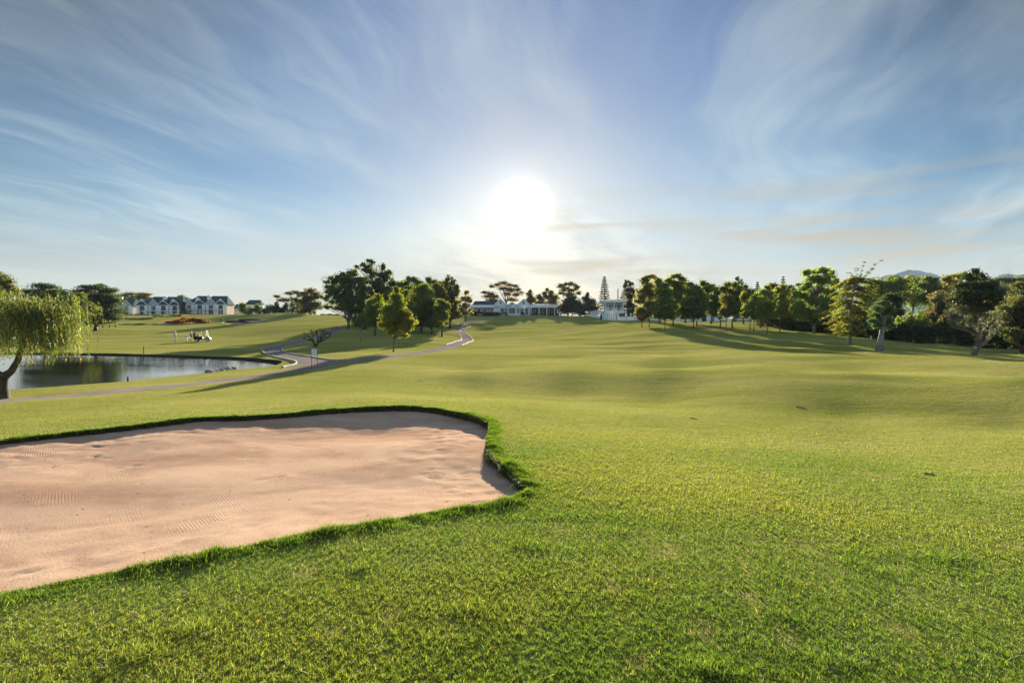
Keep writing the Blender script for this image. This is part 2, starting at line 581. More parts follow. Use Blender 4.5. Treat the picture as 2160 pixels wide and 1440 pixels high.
def resample(line, step, closed=False):
    L_ = np.vstack([line, line[:1]]) if closed else line
    s_ = np.r_[0, np.cumsum(np.hypot(*np.diff(L_, axis=0).T))]
    k = max(2, int(round(s_[-1] / step)))
    t = np.linspace(0, s_[-1], k + 1)
    if closed:
        t = t[:-1]
    return np.c_[np.interp(t, s_, L_[:, 0]), np.interp(t, s_, L_[:, 1])]


def inside(poly, x, y):
    c = np.zeros(len(x), bool)
    j = len(poly) - 1
    for i in range(len(poly)):
        xi, yi = poly[i]
        xj, yj = poly[j]
        if yi != yj:
            c ^= ((yi > y) != (yj > y)) & (x < (xj - xi) * (y - yi) / (yj - yi) + xi)
        j = i
    return c


def edge_dist(poly, x, y, closed=True):
    """distance to the outline, and position (0..1) along it"""
    best = np.full(len(x), 1e9)
    pos = np.zeros(len(x))
    n = len(poly)
    for i in range(n if closed else n - 1):
        a, b = poly[i], poly[(i + 1) % n]
        ab = b - a
        L2 = max(1e-12, ab @ ab)
        t = np.clip(((x - a[0]) * ab[0] + (y - a[1]) * ab[1]) / L2, 0, 1)
        dd = np.hypot(x - a[0] - t * ab[0], y - a[1] - t * ab[1])
        m_ = dd < best
        best[m_] = dd[m_]
        pos[m_] = (i + t[m_]) / n
    return best, pos


# --- outlines
BUNK_PX = [(-420, 990, 9.0), (-200, 962, 9.8), (0, 934, 10.9), (130, 915, 11.8), (260, 900, 12.6), (400, 883, 13.7), (520, 878, 14.1), (640, 870, 14.7), (740, 862, 15.3), (850, 857, 15.7), (930, 862, 15.3), (995, 874, 14.3), (1026, 886, 13.4),
           (1030, 905, 12.3), (1024, 930, 11.0), (1034, 955, 9.95), (1060, 985, 8.95), (1090, 1012, 8.2), (1110, 1030, 7.76), (1095, 1044, 7.46), (1040, 1060, 7.14), (960, 1072, 6.9), (860, 1090, 6.6), (700, 1118, 6.2), (560, 1145, 5.85), (400, 1175, 5.5), (200, 1212, 5.1), (0, 1248, 4.74), (-250, 1300, 4.35), (-600, 1330, 4.2), (-900, 1260, 5.0), (-800, 1080, 7.2)]
BUNKER = resample(smooth_line([((p[0] - CX) / F * p[2], p[2]) for p in BUNK_PX], 8, True), .16, True)
FARB = []
for pts in (((469, 680), (480, 677), (497, 676.3), (515, 677.2), (533, 679.5), (545, 681), (530, 682.5), (505, 683.8), (482, 683.4)),
            ((500, 674.5), (512, 673), (530, 673), (545, 674), (555, 676.3), (545, 678), (528, 678.6), (512, 677.5))):
    FARB.append(resample(smooth_line([hit(*p)[:2] for p in pts], 6, True), 1.0, True))
POND_PX = [(-330, 21.0), (-150, 23.6), (0, 26.9), (150, 29.1), (300, 33.2), (440, 37.5), (500, 40.5), (560, 43.0), (590, 45.5), (594, 48.0), (575, 50.5), (520, 54.5), (440, 57.5), (300, 62.0), (160, 65.0), (0, 66.5), (-200, 66.5), (-420, 66), (-560, 58), (-600, 40), (-520, 26)]
POND = resample(smooth_line([((p[0] - CX) / F * p[1], p[1]) for p in POND_PX], 8, True), .8, True)
WATER_Z = CAMZ - 3.09
MAIN_PX = [(-900, 11.2), (-420, 15.6), (-250, 17.3), (0, 21.3), (300, 25.6), (560, 33), (650, 38.5), (745, 45), (850, 53), (940, 71), (974, 91), (986, 108), (978, 122), (963, 136), (962, 145), (978, 155), (984, 163), (974, 170), (974, 176), (1000, 186), (1035, 199), (1058, 211)]
MAIN_C = resample(smooth_line([((p[0] - CX) / F * p[1], p[1]) for p in MAIN_PX], 10), .7)
LOOP_PX = [(684, 41.2), (676, 43.6), (652, 47.0), (622, 51.5), (590, 58), (574, 65), (578, 71), (600, 78), (640, 88), (678, 98), (698, 107), (709, 117), (724, 124)]
LOOP_C = resample(smooth_line([((p[0] - CX) / F * p[1], p[1]) for p in LOOP_PX], 10), .7)


def offset(line, w):
    t = np.gradient(line, axis=0)
    t /= np.hypot(t[:, 0], t[:, 1])[:, None]
    return line + np.c_[-t[:, 1], t[:, 0]] * w


PW = 1.08
MAIN_P = np.vstack([offset(MAIN_C, PW), offset(MAIN_C, -PW)[::-1]])
# the loop flares where it meets the main path, so that carts can turn either way
_fl = PW + 1.7 * np.exp(-((LOOP_C[:, 1] - 41.2) / 3.2) ** 2)
LOOP_E = [offset(LOOP_C, PW) + (offset(LOOP_C, 1.0) - LOOP_C) * (_fl - PW)[:, None], offset(LOOP_C, -PW) - (offset(LOOP_C, 1.0) - LOOP_C) * (_fl - PW)[:, None]]
LOOP_P = np.vstack([LOOP_E[0], LOOP_E[1][::-1]])


def build_ground():
    outl = [BUNKER, POND] + FARB
    lines = [MAIN_P, LOOP_P]
    pts = []
    a = np.radians(np.concatenate([np.linspace(-180, -50, 26)[:-1], np.linspace(-50, 50, 230), np.linspace(50, 180, 26)[1:-1]]))
    r = np.concatenate([[1.2], np.exp(np.arange(math.log(2.2), math.log(330), .026)), np.exp(np.arange(math.log(345), math.log(5200), .14))])
    for k, rr in enumerate(r):
        aa = a + (0.5 * np.radians(100 / 230) if k % 2 else 0)
        pts.append(np.c_[np.sin(aa) * rr, np.cos(aa) * rr])
    pts = np.vstack(pts)
    keep = np.ones(len(pts), bool)
    rad = np.hypot(pts[:, 0], pts[:, 1])
    for o in outl + lines:
        box = (pts[:, 0] > o[:, 0].min() - 2) & (pts[:, 0] < o[:, 0].max() + 2) & (pts[:, 1] > o[:, 1].min() - 2) & (pts[:, 1] < o[:, 1].max() + 2)
        ix = np.where(box)[0]
        d_, _ = edge_dist(o, pts[ix, 0], pts[ix, 1])
        keep[ix[d_ < np.clip(rad[ix] * .008, .07, .3)]] = False
    pts = pts[keep]
    V_ = [Vector(p) for p in pts]
    E_ = []
    for o in outl + lines:
        s_ = len(V_)
        V_ += [Vector(p) for p in o]
        E_ += [(s_ + i, s_ + (i + 1) % len(o)) for i in range(len(o))]
    res = delaunay_2d_cdt(V_, E_, [], 0, 1e-5)
    v2 = np.array([tuple(v) for v in res[0]])
    tri = np.array([f for f in res[2] if len(f) == 3])
    cen = v2[tri].mean(axis=1)
    cx, cy = cen[:, 0], cen[:, 1]
    p3 = np.c_[v2, ground(v2[:, 0], v2[:, 1])]
    inb = inside(BUNKER, cx, cy)
    inp = inside(POND, cx, cy)
    inf = [inside(o, cx, cy) for o in FARB]
    inpath = inside(MAIN_P, cx, cy) | inside(LOOP_P, cx, cy)

    def sub(sel):
        t_ = tri[sel]
        u, inv = np.unique(t_.ravel(), return_inverse=True)
        return p3[u], inv.reshape(-1, 3)
    turf = ~(inb | inp | inf[0] | inf[1] | (inpath & ~inp & ~inb))
    vs, fs = sub(turf)
    # soil lip under the turf round the bunkers and the pond bank: a short wall down from each rim
    vs, fs = list(map(tuple, vs)), list(map(tuple, fs))

    def wall(poly, zfun):
        o = len(vs)
        n = len(poly)
        g_ = ground(poly[:, 0], poly[:, 1])
        for (x_, y_), z_ in zip(poly, g_):
            vs.append((x_, y_, z_ - .002))
            vs.append((x_, y_, zfun(z_)))
        for i in range(n):
            j = (i + 1) % n
            fs.append((o + 2 * i, o + 2 * i + 1, o + 2 * j + 1))
            fs.append((o + 2 * i, o + 2 * j + 1, o + 2 * j))
    nturf = len(fs)
    wall(BUNKER, lambda z: z - .9)
    for o in FARB:
        wall(o, lambda z: z - 1.2)
    wall(POND, lambda z: WATER_Z - .6)
    me = np_mesh('fairway_ground', np.array(vs), np.array(fs))
    idx = np.zeros(len(fs), np.int32)
    idx[nturf:] = 1
    me.materials.append(turf_material())
    me.materials.append(mat('soil', (.06, .042, .028), .95, .1, var=.5, scale=9, bump=.8))
    me.polygons.foreach_set('material_index', idx)
    sm = np.ones(len(fs), bool)
    sm[nturf:] = False
    me.polygons.foreach_set('use_smooth', sm)
    o = bpy.data.objects.new('fairway_ground', me)
    COL.objects.link(o)
    tag(o, 'mown golf fairway of short green turf', kind='structure')
    # path paving, flush with the turf
    vs, fs = sub(inpath & ~inp & ~inb)
    o = link_mesh('cart_path', np_mesh('cart_path', vs, fs), paving_material(), smooth=True)
    tag(o, 'brick paved cart path winding up to the clubhouse', kind='structure')
    path = o
    # kerbs
    for line, other, rng_ in ((offset(MAIN_C, PW), LOOP_P, None), (offset(MAIN_C, -PW), LOOP_P, None), (LOOP_E[0], MAIN_P, None), (LOOP_E[1], MAIN_P, None)):
        ok = ~inside(other, line[:, 0], line[:, 1])
        if other is LOOP_P:
            ok &= line[:, 1] > 78        # the near stretch of the main path has no kerb
        run = []
        for p, k in list(zip(line, ok)) + [(None, False)]:
            if k:
                run.append(p)
            else:
                if len(run) > 3:
                    kerb(np.array(run), path)
                run = []
    # water
    u = POND
    vv = [Vector(p) for p in u]
    rr = delaunay_2d_cdt(vv, [(i, (i + 1) % len(u)) for i in range(len(u))], [], 1, 1e-5)
    w_ = np.array([(p[0], p[1], WATER_Z) for p in rr[0]])
    o = link_mesh('pond_water', np_mesh('pond_water', w_, np.array([f for f in rr[2] if len(f) == 3])), water_material())
    tag(o, 'pond reflecting the bright sky', kind='structure')


def kerb(line, parent):
    c = resample(line, .8)
    a, b = offset(c, .06), offset(c, -.06)
    za, zb = ground(a[:, 0], a[:, 1]), ground(b[:, 0], b[:, 1])
    z = np.maximum(za, zb) + .09
    n = len(c)
    vs = np.vstack([np.c_[a, za - .1], np.c_[a, z], np.c_[b, z], np.c_[b, zb - .1]])
    fs = []
    for i in range(n - 1):
        for k in range(3):
            fs.append((k * n + i, k * n + i + 1, (k + 1) * n + i + 1, (k + 1) * n + i))
    return link_mesh('kerb', np_mesh('kerb', vs, np.array(fs)), CONC, parent)


def turf_material():
    m_ = bpy.data.materials.new('turf')
    m_.use_nodes = True
    t = NT(m_.node_tree)
    b = m_.node_tree.nodes['Principled BSDF']
    tc = t.n('ShaderNodeTexCoord')
    o = tc.outputs['Object']
    big = t.noise(t.mapping(o, (.05, .11, .05)), 1.0, 5, .6, .6)
    mid = t.noise(t.mapping(o, (.25, .7, .3)), 1.0, 6, .65, .5)
    fine = t.noise(o, 9.0, 6, .7)
    c1 = t.mix(t.mr(big, .36, .64), (.245, .250, .056), (.365, .330, .105))
    c2 = t.mix(t.m('MULTIPLY', t.mr(mid, .45, .75), .6), c1, (.36, .31, .13))
    stk = t.noise(t.mapping(o, (.55, 2.4, .5)), 1.0, 7, .7, .8)
    c2 = t.mix(t.m('MULTIPLY', t.mr(stk, .50, .70), .5), c2, (.125, .150, .030))
    c3 = t.mix(t.m('MULTIPLY', t.mr(fine, .35, .75), .55), c2, (.075, .105, .020))
    t.l(c3, b.inputs['Base Color'])
    b.inputs['Roughness'].default_value = .9
    b.inputs['Specular IOR Level'].default_value = 0
    n1 = t.noise(o, 22, 5, .7)
    n2 = t.noise(t.mapping(o, (1.4, 3.2, 2)), 1.0, 6, .65)
    bp = t.n('ShaderNodeBump', i_Strength=.7, i_Distance=.05)
    t.l(t.m('ADD', t.m('MULTIPLY', n1, .35), t.m('MULTIPLY', n2, 1.2)), bp.inputs['Height'])
    t.l(bp.outputs[0], b.inputs['Normal'])
    return m_


def paving_material():
    m_ = bpy.data.materials.new('brick_paving')
    m_.use_nodes = True
    t = NT(m_.node_tree)
    b = m_.node_tree.nodes['Principled BSDF']
    tc = t.n('ShaderNodeTexCoord')
    br = t.n('ShaderNodeTexBrick', i_Scale=1.0)
    br.inputs['Brick Width'].default_value = .22
    br.inputs['Row Height'].default_value = .11
    br.inputs['Mortar Size'].default_value = .008
    br.inputs['Color1'].default_value = (.29, .235, .215, 1)
    br.inputs['Color2'].default_value = (.215, .18, .17, 1)
    br.inputs['Mortar'].default_value = (.06, .055, .05, 1)
    t.l(t.mapping(tc.outputs['Object'], (1, 1, 1), (0, 0, R(24))), br.inputs['Vector'])
    nz = t.noise(tc.outputs['Object'], .6, 5, .6)
    c = t.mix(t.mr(nz, .35, .7), br.outputs[0], (.28, .235, .215))
    t.l(c, b.inputs['Base Color'])
    b.inputs['Roughness'].default_value = 1
    b.inputs['Specular IOR Level'].default_value = 0
    bp = t.n('ShaderNodeBump', i_Strength=.5, i_Distance=.01, invert=True)
    t.l(br.outputs['Fac'], bp.inputs['Height'])
    t.l(bp.outputs[0], b.inputs['Normal'])
    return m_


def water_material():
    m_ = bpy.data.materials.new('pond_water')
    m_.use_nodes = True
    t = NT(m_.node_tree)
    b = m_.node_tree.nodes['Principled BSDF']
    b.inputs['Base Color'].default_value = (.012, .018, .012, 1)
    b.inputs['Roughness'].default_value = .04
    b.inputs['IOR'].default_value = 3.0
    tc = t.n('ShaderNodeTexCoord')
    o = tc.outputs['Object']
    n1 = t.noise(t.mapping(o, (.9, 1.6, 1), (0, 0, R(20))), 1.3, 5, .6, .3)
    n2 = t.noise(t.mapping(o, (.12, .16, 1)), 1.0, 3, .5)
    bp = t.n('ShaderNodeBump', i_Distance=.05)
    t.l(t.mr(n2, .35, .65, .03, .14), bp.inputs['Strength'])
    t.l(n1, bp.inputs['Height'])
    t.l(bp.outputs[0], b.inputs['Normal'])
    return m_


# --- sand
def sand_material():
    m_ = bpy.data.materials.new('bunker_sand')
    m_.use_nodes = True
    t = NT(m_.node_tree)
    b = m_.node_tree.nodes['Principled BSDF']
    tc = t.n('ShaderNodeTexCoord')
    o = tc.outputs['Object']
    big = t.noise(t.mapping(o, (.35, .6, 1), (0, 0, R(25))), 1.0, 5, .6, .8)
    mid = t.noise(o, 3.0, 6, .7)
    grit = t.noise(o, 60.0, 5, .75)
    grain = t.noise(o, 24.0, 6, .75)
    c = t.mix(t.mr(big, .35, .68), (.56, .385, .270), (.39, .245, .165))
    c = t.mix(t.m('MULTIPLY', t.mr(mid, .5, .8), .45), c, (.57, .44, .34))
    c = t.mix(t.m('MULTIPLY', t.mr(grit, .53, .72), .60), c, (.20, .12, .08))
    c = t.mix(t.m('MULTIPLY', t.mr(grain, .54, .68), .55), c, (.27, .165, .11))
    vo = t.n('ShaderNodeTexVoronoi', i_Scale=3.4)
    t.l(o, vo.inputs['Vector'])
    c = t.mix(t.mr(vo.outputs['Distance'], .075, .045), c, (.10, .07, .05))
    t.l(c, b.inputs['Base Color'])
    b.inputs['Roughness'].default_value = 1
    b.inputs['Specular IOR Level'].default_value = 0
    # rake lines: they run in patches, each patch with its own direction
    wv = t.n('ShaderNodeTexWave', wave_type='BANDS', bands_direction='X', i_Scale=8.5)
    wv.inputs['Distortion'].default_value = 1.6
    wv.inputs['Detail'].default_value = 2
    wv.inputs['Detail Scale'].default_value = .35
    t.l(t.mapping(o, (1, 1, 1), (0, 0, R(-38))), wv.inputs['Vector'])
    wv2 = t.n('ShaderNodeTexWave', wave_type='BANDS', bands_direction='X', i_Scale=8.5)
    wv2.inputs['Distortion'].default_value = 2.6
    wv2.inputs['Detail'].default_value = 2
    wv2.inputs['Detail Scale'].default_value = .3
    t.l(t.mapping(o, (1, 1, 1), (0, 0, R(12))), wv2.inputs['Vector'])
    pk = t.noise(t.mapping(o, (.5, .5, 1), loc=(4, 2, 0)), 1.0, 2, .5)
    sel = t.mr(pk, .45, .52)
    wav = t.m('ADD', t.m('MULTIPLY', wv.outputs[1], sel), t.m('MULTIPLY', wv2.outputs[1], t.m('SUBTRACT', 1.0, sel)))
    msk = t.mr(t.noise(t.mapping(o, (.42, .3, 1), loc=(1, 7, 0)), 1.0, 3, .6), .46, .60)
    h = t.m('ADD', t.m('MULTIPLY', t.m('MULTIPLY', wav, msk), .12), t.m('MULTIPLY', grit, .45))
    h = t.m('ADD', h, t.m('MULTIPLY', grain, .55))
    bp = t.n('ShaderNodeBump', i_Strength=.75, i_Distance=.02)
    t.l(h, bp.inputs['Height'])
    t.l(bp.outputs[0], b.inputs['Normal'])
    return m_


def sand_height(x, y):
    """sand of the near bunker: it dips to the middle and climbs the far face"""
    d_, pos = edge_dist(BUNKER, x, y)
    rim = ground(x, y)
    cx_, cy_ = x, y
    far = np.clip((y - 8.0 - (x + 9) * .25) / 4.0, 0, 1)          # towards the far lip
    right = np.clip((x + 2.2) / 2.0, 0, 1) * np.clip((y - 7.6) / 1.5, 0, 1)
    deep = np.clip((x + 7.5) / 4.0, 0, 1)                         # the lip stands taller towards its crown
    lip = .040 + far * (.03 + .05 * deep) + right * .10
    bowl = np.clip(d_ / 2.4, 0, 1) ** .8 * (.13 + .12 * np.maximum(far * deep, .35))
    z = rim - lip - bowl
    for i in range(len(x)):
        p = Vector((x[i] * .55, y[i] * .55, 0))
        e = max(0.0, 1 - abs(d_[i] - .9) / 1.1) * (.35 + .65 * far[i] + .9 * right[i])
        z[i] += noise.noise(p) * .028 + noise.noise(p * 5.1) * (.004 + .022 * e) + noise.noise(p * 11) * (.003 + .016 * e)
    return z


def build_sand():
    sm = sand_material()
    # near bunker
    x0, x1, y0, y1 = BUNKER[:, 0].min(), BUNKER[:, 0].max(), BUNKER[:, 1].min(), BUNKER[:, 1].max()
    gx, gy = np.meshgrid(np.arange(x0, x1, .085), np.arange(y0, y1, .085))
    gx = gx.ravel() + rng.uniform(-.02, .02, gx.size)
    gy = gy.ravel() + rng.uniform(-.02, .02, gy.size)
    k = inside(BUNKER, gx, gy)
    gx, gy = gx[k], gy[k]
    d_, _ = edge_dist(BUNKER, gx, gy)
    k = d_ > .06
    P_ = np.vstack([np.c_[gx[k], gy[k]], BUNKER])
    n = k.sum()
    res = delaunay_2d_cdt([Vector(p) for p in P_], [(n + i, n + (i + 1) % len(BUNKER)) for i in range(len(BUNKER))], [], 1, 1e-5)
    v = np.array([tuple(p) for p in res[0]])
    z = sand_height(v[:, 0], v[:, 1])
    # footprints along the far left edge and heel marks near the right wall
    fr = np.random.default_rng(11)
    marks = []
    for _ in range(70):
        p = hit(fr.uniform(-60, 330), fr.uniform(915, 960))
        marks.append((p.x, p.y, fr.uniform(.06, .12), fr.uniform(.005, .016)))
    for _ in range(55):
        p = hit(fr.uniform(905, 1075), fr.uniform(965, 1050))
        marks.append((p.x, p.y, fr.uniform(.05, .11), fr.uniform(.005, .018)))
    for a, b_, c in (((30, 1188), (240, 1135), 12), ((250, 1150), (400, 1110), 9), ((450, 1105), (560, 1085), 7), ((620, 1060), (760, 1010), 14), ((540, 985), (720, 960), 14), ((760, 960), (1000, 915), 16)):
        for k_ in range(c):
            t_ = k_ / (c - 1) + fr.uniform(-.02, .02)
            p = hit(a[0] + (b_[0] - a[0]) * t_, a[1] + (b_[1] - a[1]) * t_)
            marks.append((p.x, p.y, fr.uniform(.05, .10), fr.uniform(.004, .012)))
    for mx_, my_, r_, h_ in marks:
        q = np.hypot(v[:, 0] - mx_, (v[:, 1] - my_) * 1.4) / r_
        z -= h_ * np.exp(-q ** 2) - .5 * h_ * np.exp(-((q - 1.5) / .5) ** 2)
    me = np_mesh('bunker_sand', np.c_[v, z], np.array([f for f in res[2] if len(f) == 3]))
    o = link_mesh('bunker_sand', me, sm, smooth=True)
    tag(o, 'raked pinkish sand of the large foreground bunker', kind='structure')
    for o_ in FARB:
        n = len(o_)
        c = o_.mean(axis=0)
        vs, fs = [], []
        rings = 6
        for k_ in range(rings):
            t_ = 1 - k_ / rings
            q = c + (o_ - c) * t_
            zz = ground(q[:, 0], q[:, 1])
            fy = np.clip((q[:, 1] - c[1]) / max(1, o_[:, 1].max() - c[1]), -1, 1)
            zz -= .06 + .55 * (fy > 0) * fy * t_ ** 2 + .7 * (1 - t_ ** 2)
            vs += [(a, b_, z_) for (a, b_), z_ in zip(q, zz)]
        vs.append((c[0], c[1], gz(c[0], c[1]) - .8))
        for k_ in range(rings - 1):
            fs += [(k_ * n + i, k_ * n + (i + 1) % n, (k_ + 1) * n + (i + 1) % n, (k_ + 1) * n + i) for i in range(n)]
        fs += [((rings - 1) * n + i, (rings - 1) * n + (i + 1) % n, rings * n) for i in range(n)]
        me = bpy.data.meshes.new('bunker_sand')
        me.from_pydata(vs, [], fs)
        tag(link_mesh('bunker_sand', me, sm, smooth=True), 'small sand bunker in the far slope below the houses', kind='structure')


def build_grass():
    """blades over everything the eye can see of the turf: real height, wider and sparser with distance"""
    g = np.random.default_rng(21)
    tot = []
    A = 1.50                                     # fan of +-43 degrees
    spec = [(2.7, 6.5, 600000), (6.5, 13, 320000), (13, 28, 95000), (28, 60, 32000), (60, 130, 22000), (130, 235, 16000)]
    for r0, r1, n in spec:
        # density ~ r^-3: uniform over the picture
        u = g.random(n)
        r = (r0 ** -1 + u * (r1 ** -1 - r0 ** -1)) ** -1
        a = (g.random(n) - .5) * (A if r0 > 12 else 1.84)
        x, y = np.sin(a) * r, np.cos(a) * r
        w = np.maximum(.0046, r * .00085) * g.uniform(.7, 1.3, n)
        h = np.clip(.0215 * np.exp(g.normal(0, .28, n)), .015, .08) * (1 + np.clip(r - 60, 0, 100) / 100)
        tot.append(np.c_[x, y, w, h, np.zeros(n)])
    # beside and just in front of the viewer's feet
    for r0, r1, a0, a1, n in ((2.7, 9.0, .92, 1.45, 300000), (1.2, 2.7, 0, 1.45, 110000)):
        r = np.sqrt(g.uniform(r0 ** 2, r1 ** 2, n)) if r1 < 5 else (r0 ** -.5 + g.random(n) * (r1 ** -.5 - r0 ** -.5)) ** -2
        a = g.uniform(a0, a1, n) * np.where(g.random(n) < .5, 1, -1)
        tot.append(np.c_[np.sin(a) * r, np.cos(a) * r, .0052 * g.uniform(.7, 1.4, n), np.clip(.0215 * np.exp(g.normal(0, .28, n)), .012, .06), np.zeros(n)])
    P_ = np.vstack(tot)
    # long grass hanging over the bunker rim
    rim = resample(BUNKER, .02, True)
    tan = np.gradient(rim, axis=0)
    tan /= np.hypot(tan[:, 0], tan[:, 1])[:, None]
    nrm = np.c_[-tan[:, 1], tan[:, 0]]
    cpoly = rim + nrm * .05
    if inside(BUNKER, cpoly[:, 0], cpoly[:, 1]).mean() > .5:
        nrm = -nrm                                   # points away from the sand
    reps = []
    for k in range(70):
        off = np.abs(g.normal(0, .115, len(rim))) + g.uniform(0, .05, len(rim))
        q = rim + nrm * off[:, None] + g.uniform(-.02, .02, rim.shape)
        rr = np.hypot(q[:, 0], q[:, 1])
        sel = (g.random(len(q)) < np.clip(8 / rr, 0, 1)) & (q[:, 0] > -14)
        fac = np.clip(1 - off / .55, .25, 1)
        vary = np.array([noise.noise(Vector((a * 1.1, b * 1.1, 2))) + .6 * noise.noise(Vector((a * 4.3, b * 4.3, 2))) for a, b in q])
        h = (.032 + .024 * fac) * np.clip(1 + 1.1 * vary, .35, 1.9) * np.exp(g.normal(0, .25, len(q)))
        h *= np.where(q[:, 1] > 9.5 , .62, 1.0)
        reps.append(np.c_[q, np.maximum(.0048, rr * .0010) * g.uniform(.7, 1.2, len(q)), h, np.ones(len(q))][sel])
    P_ = np.vstack([P_] + reps)
    # blades bent over the edge and hanging down the soil face
    hang = []
    for k in range(16):
        q = rim - nrm * .004 + g.uniform(-.012, .012, rim.shape)
        rr = np.hypot(q[:, 0], q[:, 1])
        faces = (nrm * q).sum(axis=1) / rr > .12          # only where the soil face looks this way
        sel = (g.random(len(q)) < np.clip(13 / rr, 0, 1)) & (q[:, 0] > -14) & faces
        vary = np.array([noise.noise(Vector((a * 1.7, b * 1.7, 6))) + .7 * noise.noise(Vector((a * 6.3, b * 6.3, 6))) for a, b in q])
        L_ = np.clip(.085 + .075 * vary, .025, .2) * np.exp(g.normal(0, .3, len(q)))
        hang.append(np.c_[q, -nrm * (L_ * g.uniform(.25, .7, len(q)))[:, None], -L_ * g.uniform(.35, .95, len(q)), np.maximum(.006, rr * .0011) * g.uniform(.7, 1.3, len(q))][sel])
    hang = np.vstack(hang)
    x, y = P_[:, 0], P_[:, 1]
    keep = ~(inside(BUNKER, x, y) | inside(POND, x, y) | inside(MAIN_P, x, y) | inside(LOOP_P, x, y) | inside(FARB[0], x, y) | inside(FARB[1], x, y))
    for hx, hy, hr in HOLES:
        keep &= np.hypot(x - hx, y - hy) > hr
    # thin worn patches
    n0 = np.array([noise.noise(Vector((a * .9, b * .9, 3))) for a, b in zip(x, y)])
    n1 = np.array([noise.noise(Vector((a * .22, b * .35, 9))) for a, b in zip(x, y)])
    n2 = np.array([noise.noise(Vector((a * 3.1, b * 3.1, 5))) for a, b in zip(x, y)])
    bare = (n0 + .5 * n2 > .62) & (P_[:, 4] == 0) & (g.random(len(x)) < .6)
    n3 = np.array([noise.noise(Vector((a * 27.0, b * 27.0, 1))) for a, b in zip(x, y)])
    keep &= ~bare
    near_ = np.hypot(x, y) < 14
    keep &= ~(near_ & (P_[:, 4] == 0) & (g.random(len(x)) < np.clip(.10 - 1.1 * n3, 0, .7)))     # tufts with gaps between
    P_, n0, n1, n2, n3 = P_[keep], n0[keep], n1[keep], n2[keep], n3[keep]
    x, y, w, h, longg = P_.T
    worn = np.zeros(len(x))
    for wx, wy, wr in WORN:
        worn = np.maximum(worn, np.exp(-(np.hypot(x - wx, (y - wy) * .8) / wr) ** 2) * (.75 + .5 * n2))
    kp = ~((g.random(len(x)) < worn * .8) & (longg == 0))
    x, y, w, h, longg, n0, n1, n2, n3, worn = (a_[kp] for a_ in (x, y, w, h, longg, n0, n1, n2, n3, worn))
    for tx, ty, tr_ in TUFTS:
        h = h * (1 + 1.0 * np.exp(-(np.hypot(x - tx, (y - ty) * 1.6) / tr_) ** 2) * (.5 + g.random(len(x))))
    h = h * (1 + .35 * n2 + .25 * n0 * (longg == 0) + 1.0 * n3 * (longg == 0))
    z = ground(x, y) - .004
    n = len(x)
    th = g.random(n) * 6.283
    lean = g.normal(0, 1, n) * np.where(longg > 0, .5, .85 + np.clip((np.hypot(x, y) - 11) / 10, 0, .9)) + .1
    h = h * np.where(longg > 0, 1, 1 - .4 * np.clip((np.hypot(x, y) - 11) / 10, 0, 1))
    ld = g.random(n) * 6.283
    dx, dy = np.cos(th), np.sin(th)
    tip = np.c_[x + np.cos(ld) * lean * h, y + np.sin(ld) * lean * h, z + h]
    mid = np.c_[x + np.cos(ld) * lean * h * .35, y + np.sin(ld) * lean * h * .35, z + h * .55]
    b0 = np.c_[x - dx * w / 2, y - dy * w / 2, z]
    b1 = np.c_[x + dx * w / 2, y + dy * w / 2, z]
    m0 = mid - np.c_[dx * w * .42, dy * w * .42, np.zeros(n)]
    m1 = mid + np.c_[dx * w * .42, dy * w * .42, np.zeros(n)]
    vs = np.stack([b0, b1, m1, m0, tip], axis=1).reshape(-1, 3)
    i0 = np.arange(n)[:, None] * 5
    fs = np.vstack([i0 + np.array([[0, 1, 2]]), i0 + np.array([[0, 2, 3]]), i0 + np.array([[3, 2, 4]])])
    # hue: patches of fresh green, yellower turf and straw
    r = np.hypot(x, y)
    green = np.array([.120, .182, .034])
    fresh = np.array([.112, .168, .030])
    yel = np.array([.215, .235, .056])
    straw = np.array([.30, .25, .10])
    t1 = np.clip(.10 + 1.3 * n1 + .45 * n0 + np.clip((r - 5) / 20, -.1, .62), 0, 1)[:, None]
    c = green * (1 - t1) + yel * t1
    c = np.where(longg[:, None] > 0, fresh, c)
    st = (g.random(n) < (.03 + .10 * np.clip(n0, 0, 1)) * np.clip((11 - r) / 5, .08, 1))[:, None] & (longg[:, None] == 0)
    c = np.where(st, straw, c)
    c = np.where((g.random(n) < worn * .75)[:, None], np.array([.17, .15, .085]), c)
    amp = np.clip((15 - r) / 9, .15, 1)
    c = c * np.exp(g.normal(0, .30, n) * amp)[:, None]
    c[:, 0] *= np.exp(g.normal(0, .15, n) * amp)
    hx, hy, ox, oy, oz, hw = hang.T
    hz = ground(hx, hy) + .012
    m_ = len(hx)
    th = g.random(m_) * 6.283
    ex, ey = np.cos(th) * hw / 2, np.sin(th) * hw / 2
    hb0 = np.c_[hx - ex, hy - ey, hz]
    hb1 = np.c_[hx + ex, hy + ey, hz]
    hm0 = np.c_[hx + ox * .75 - ex * .8, hy + oy * .75 - ey * .8, hz + .02 + oz * .15]
    hm1 = np.c_[hx + ox * .75 + ex * .8, hy + oy * .75 + ey * .8, hz + .02 + oz * .15]
    ht = np.c_[hx + ox, hy + oy, hz + oz]
    hv = np.stack([hb0, hb1, hm1, hm0, ht], axis=1).reshape(-1, 3)
    j0 = np.arange(m_)[:, None] * 5 + len(vs)
    fs = np.vstack([fs] + [j0 + np.array([t_]) for t_ in ([0, 1, 2], [0, 2, 3], [3, 2, 4])])
    vs = np.vstack([vs, hv])
    hc = np.where(g.random(m_)[:, None] < .55, fresh * .7, np.where(g.random(m_)[:, None] < .35, straw * .35, np.array([.07, .055, .03]))) * np.exp(g.normal(0, .3, m_))[:, None]
    c = np.vstack([c, hc])
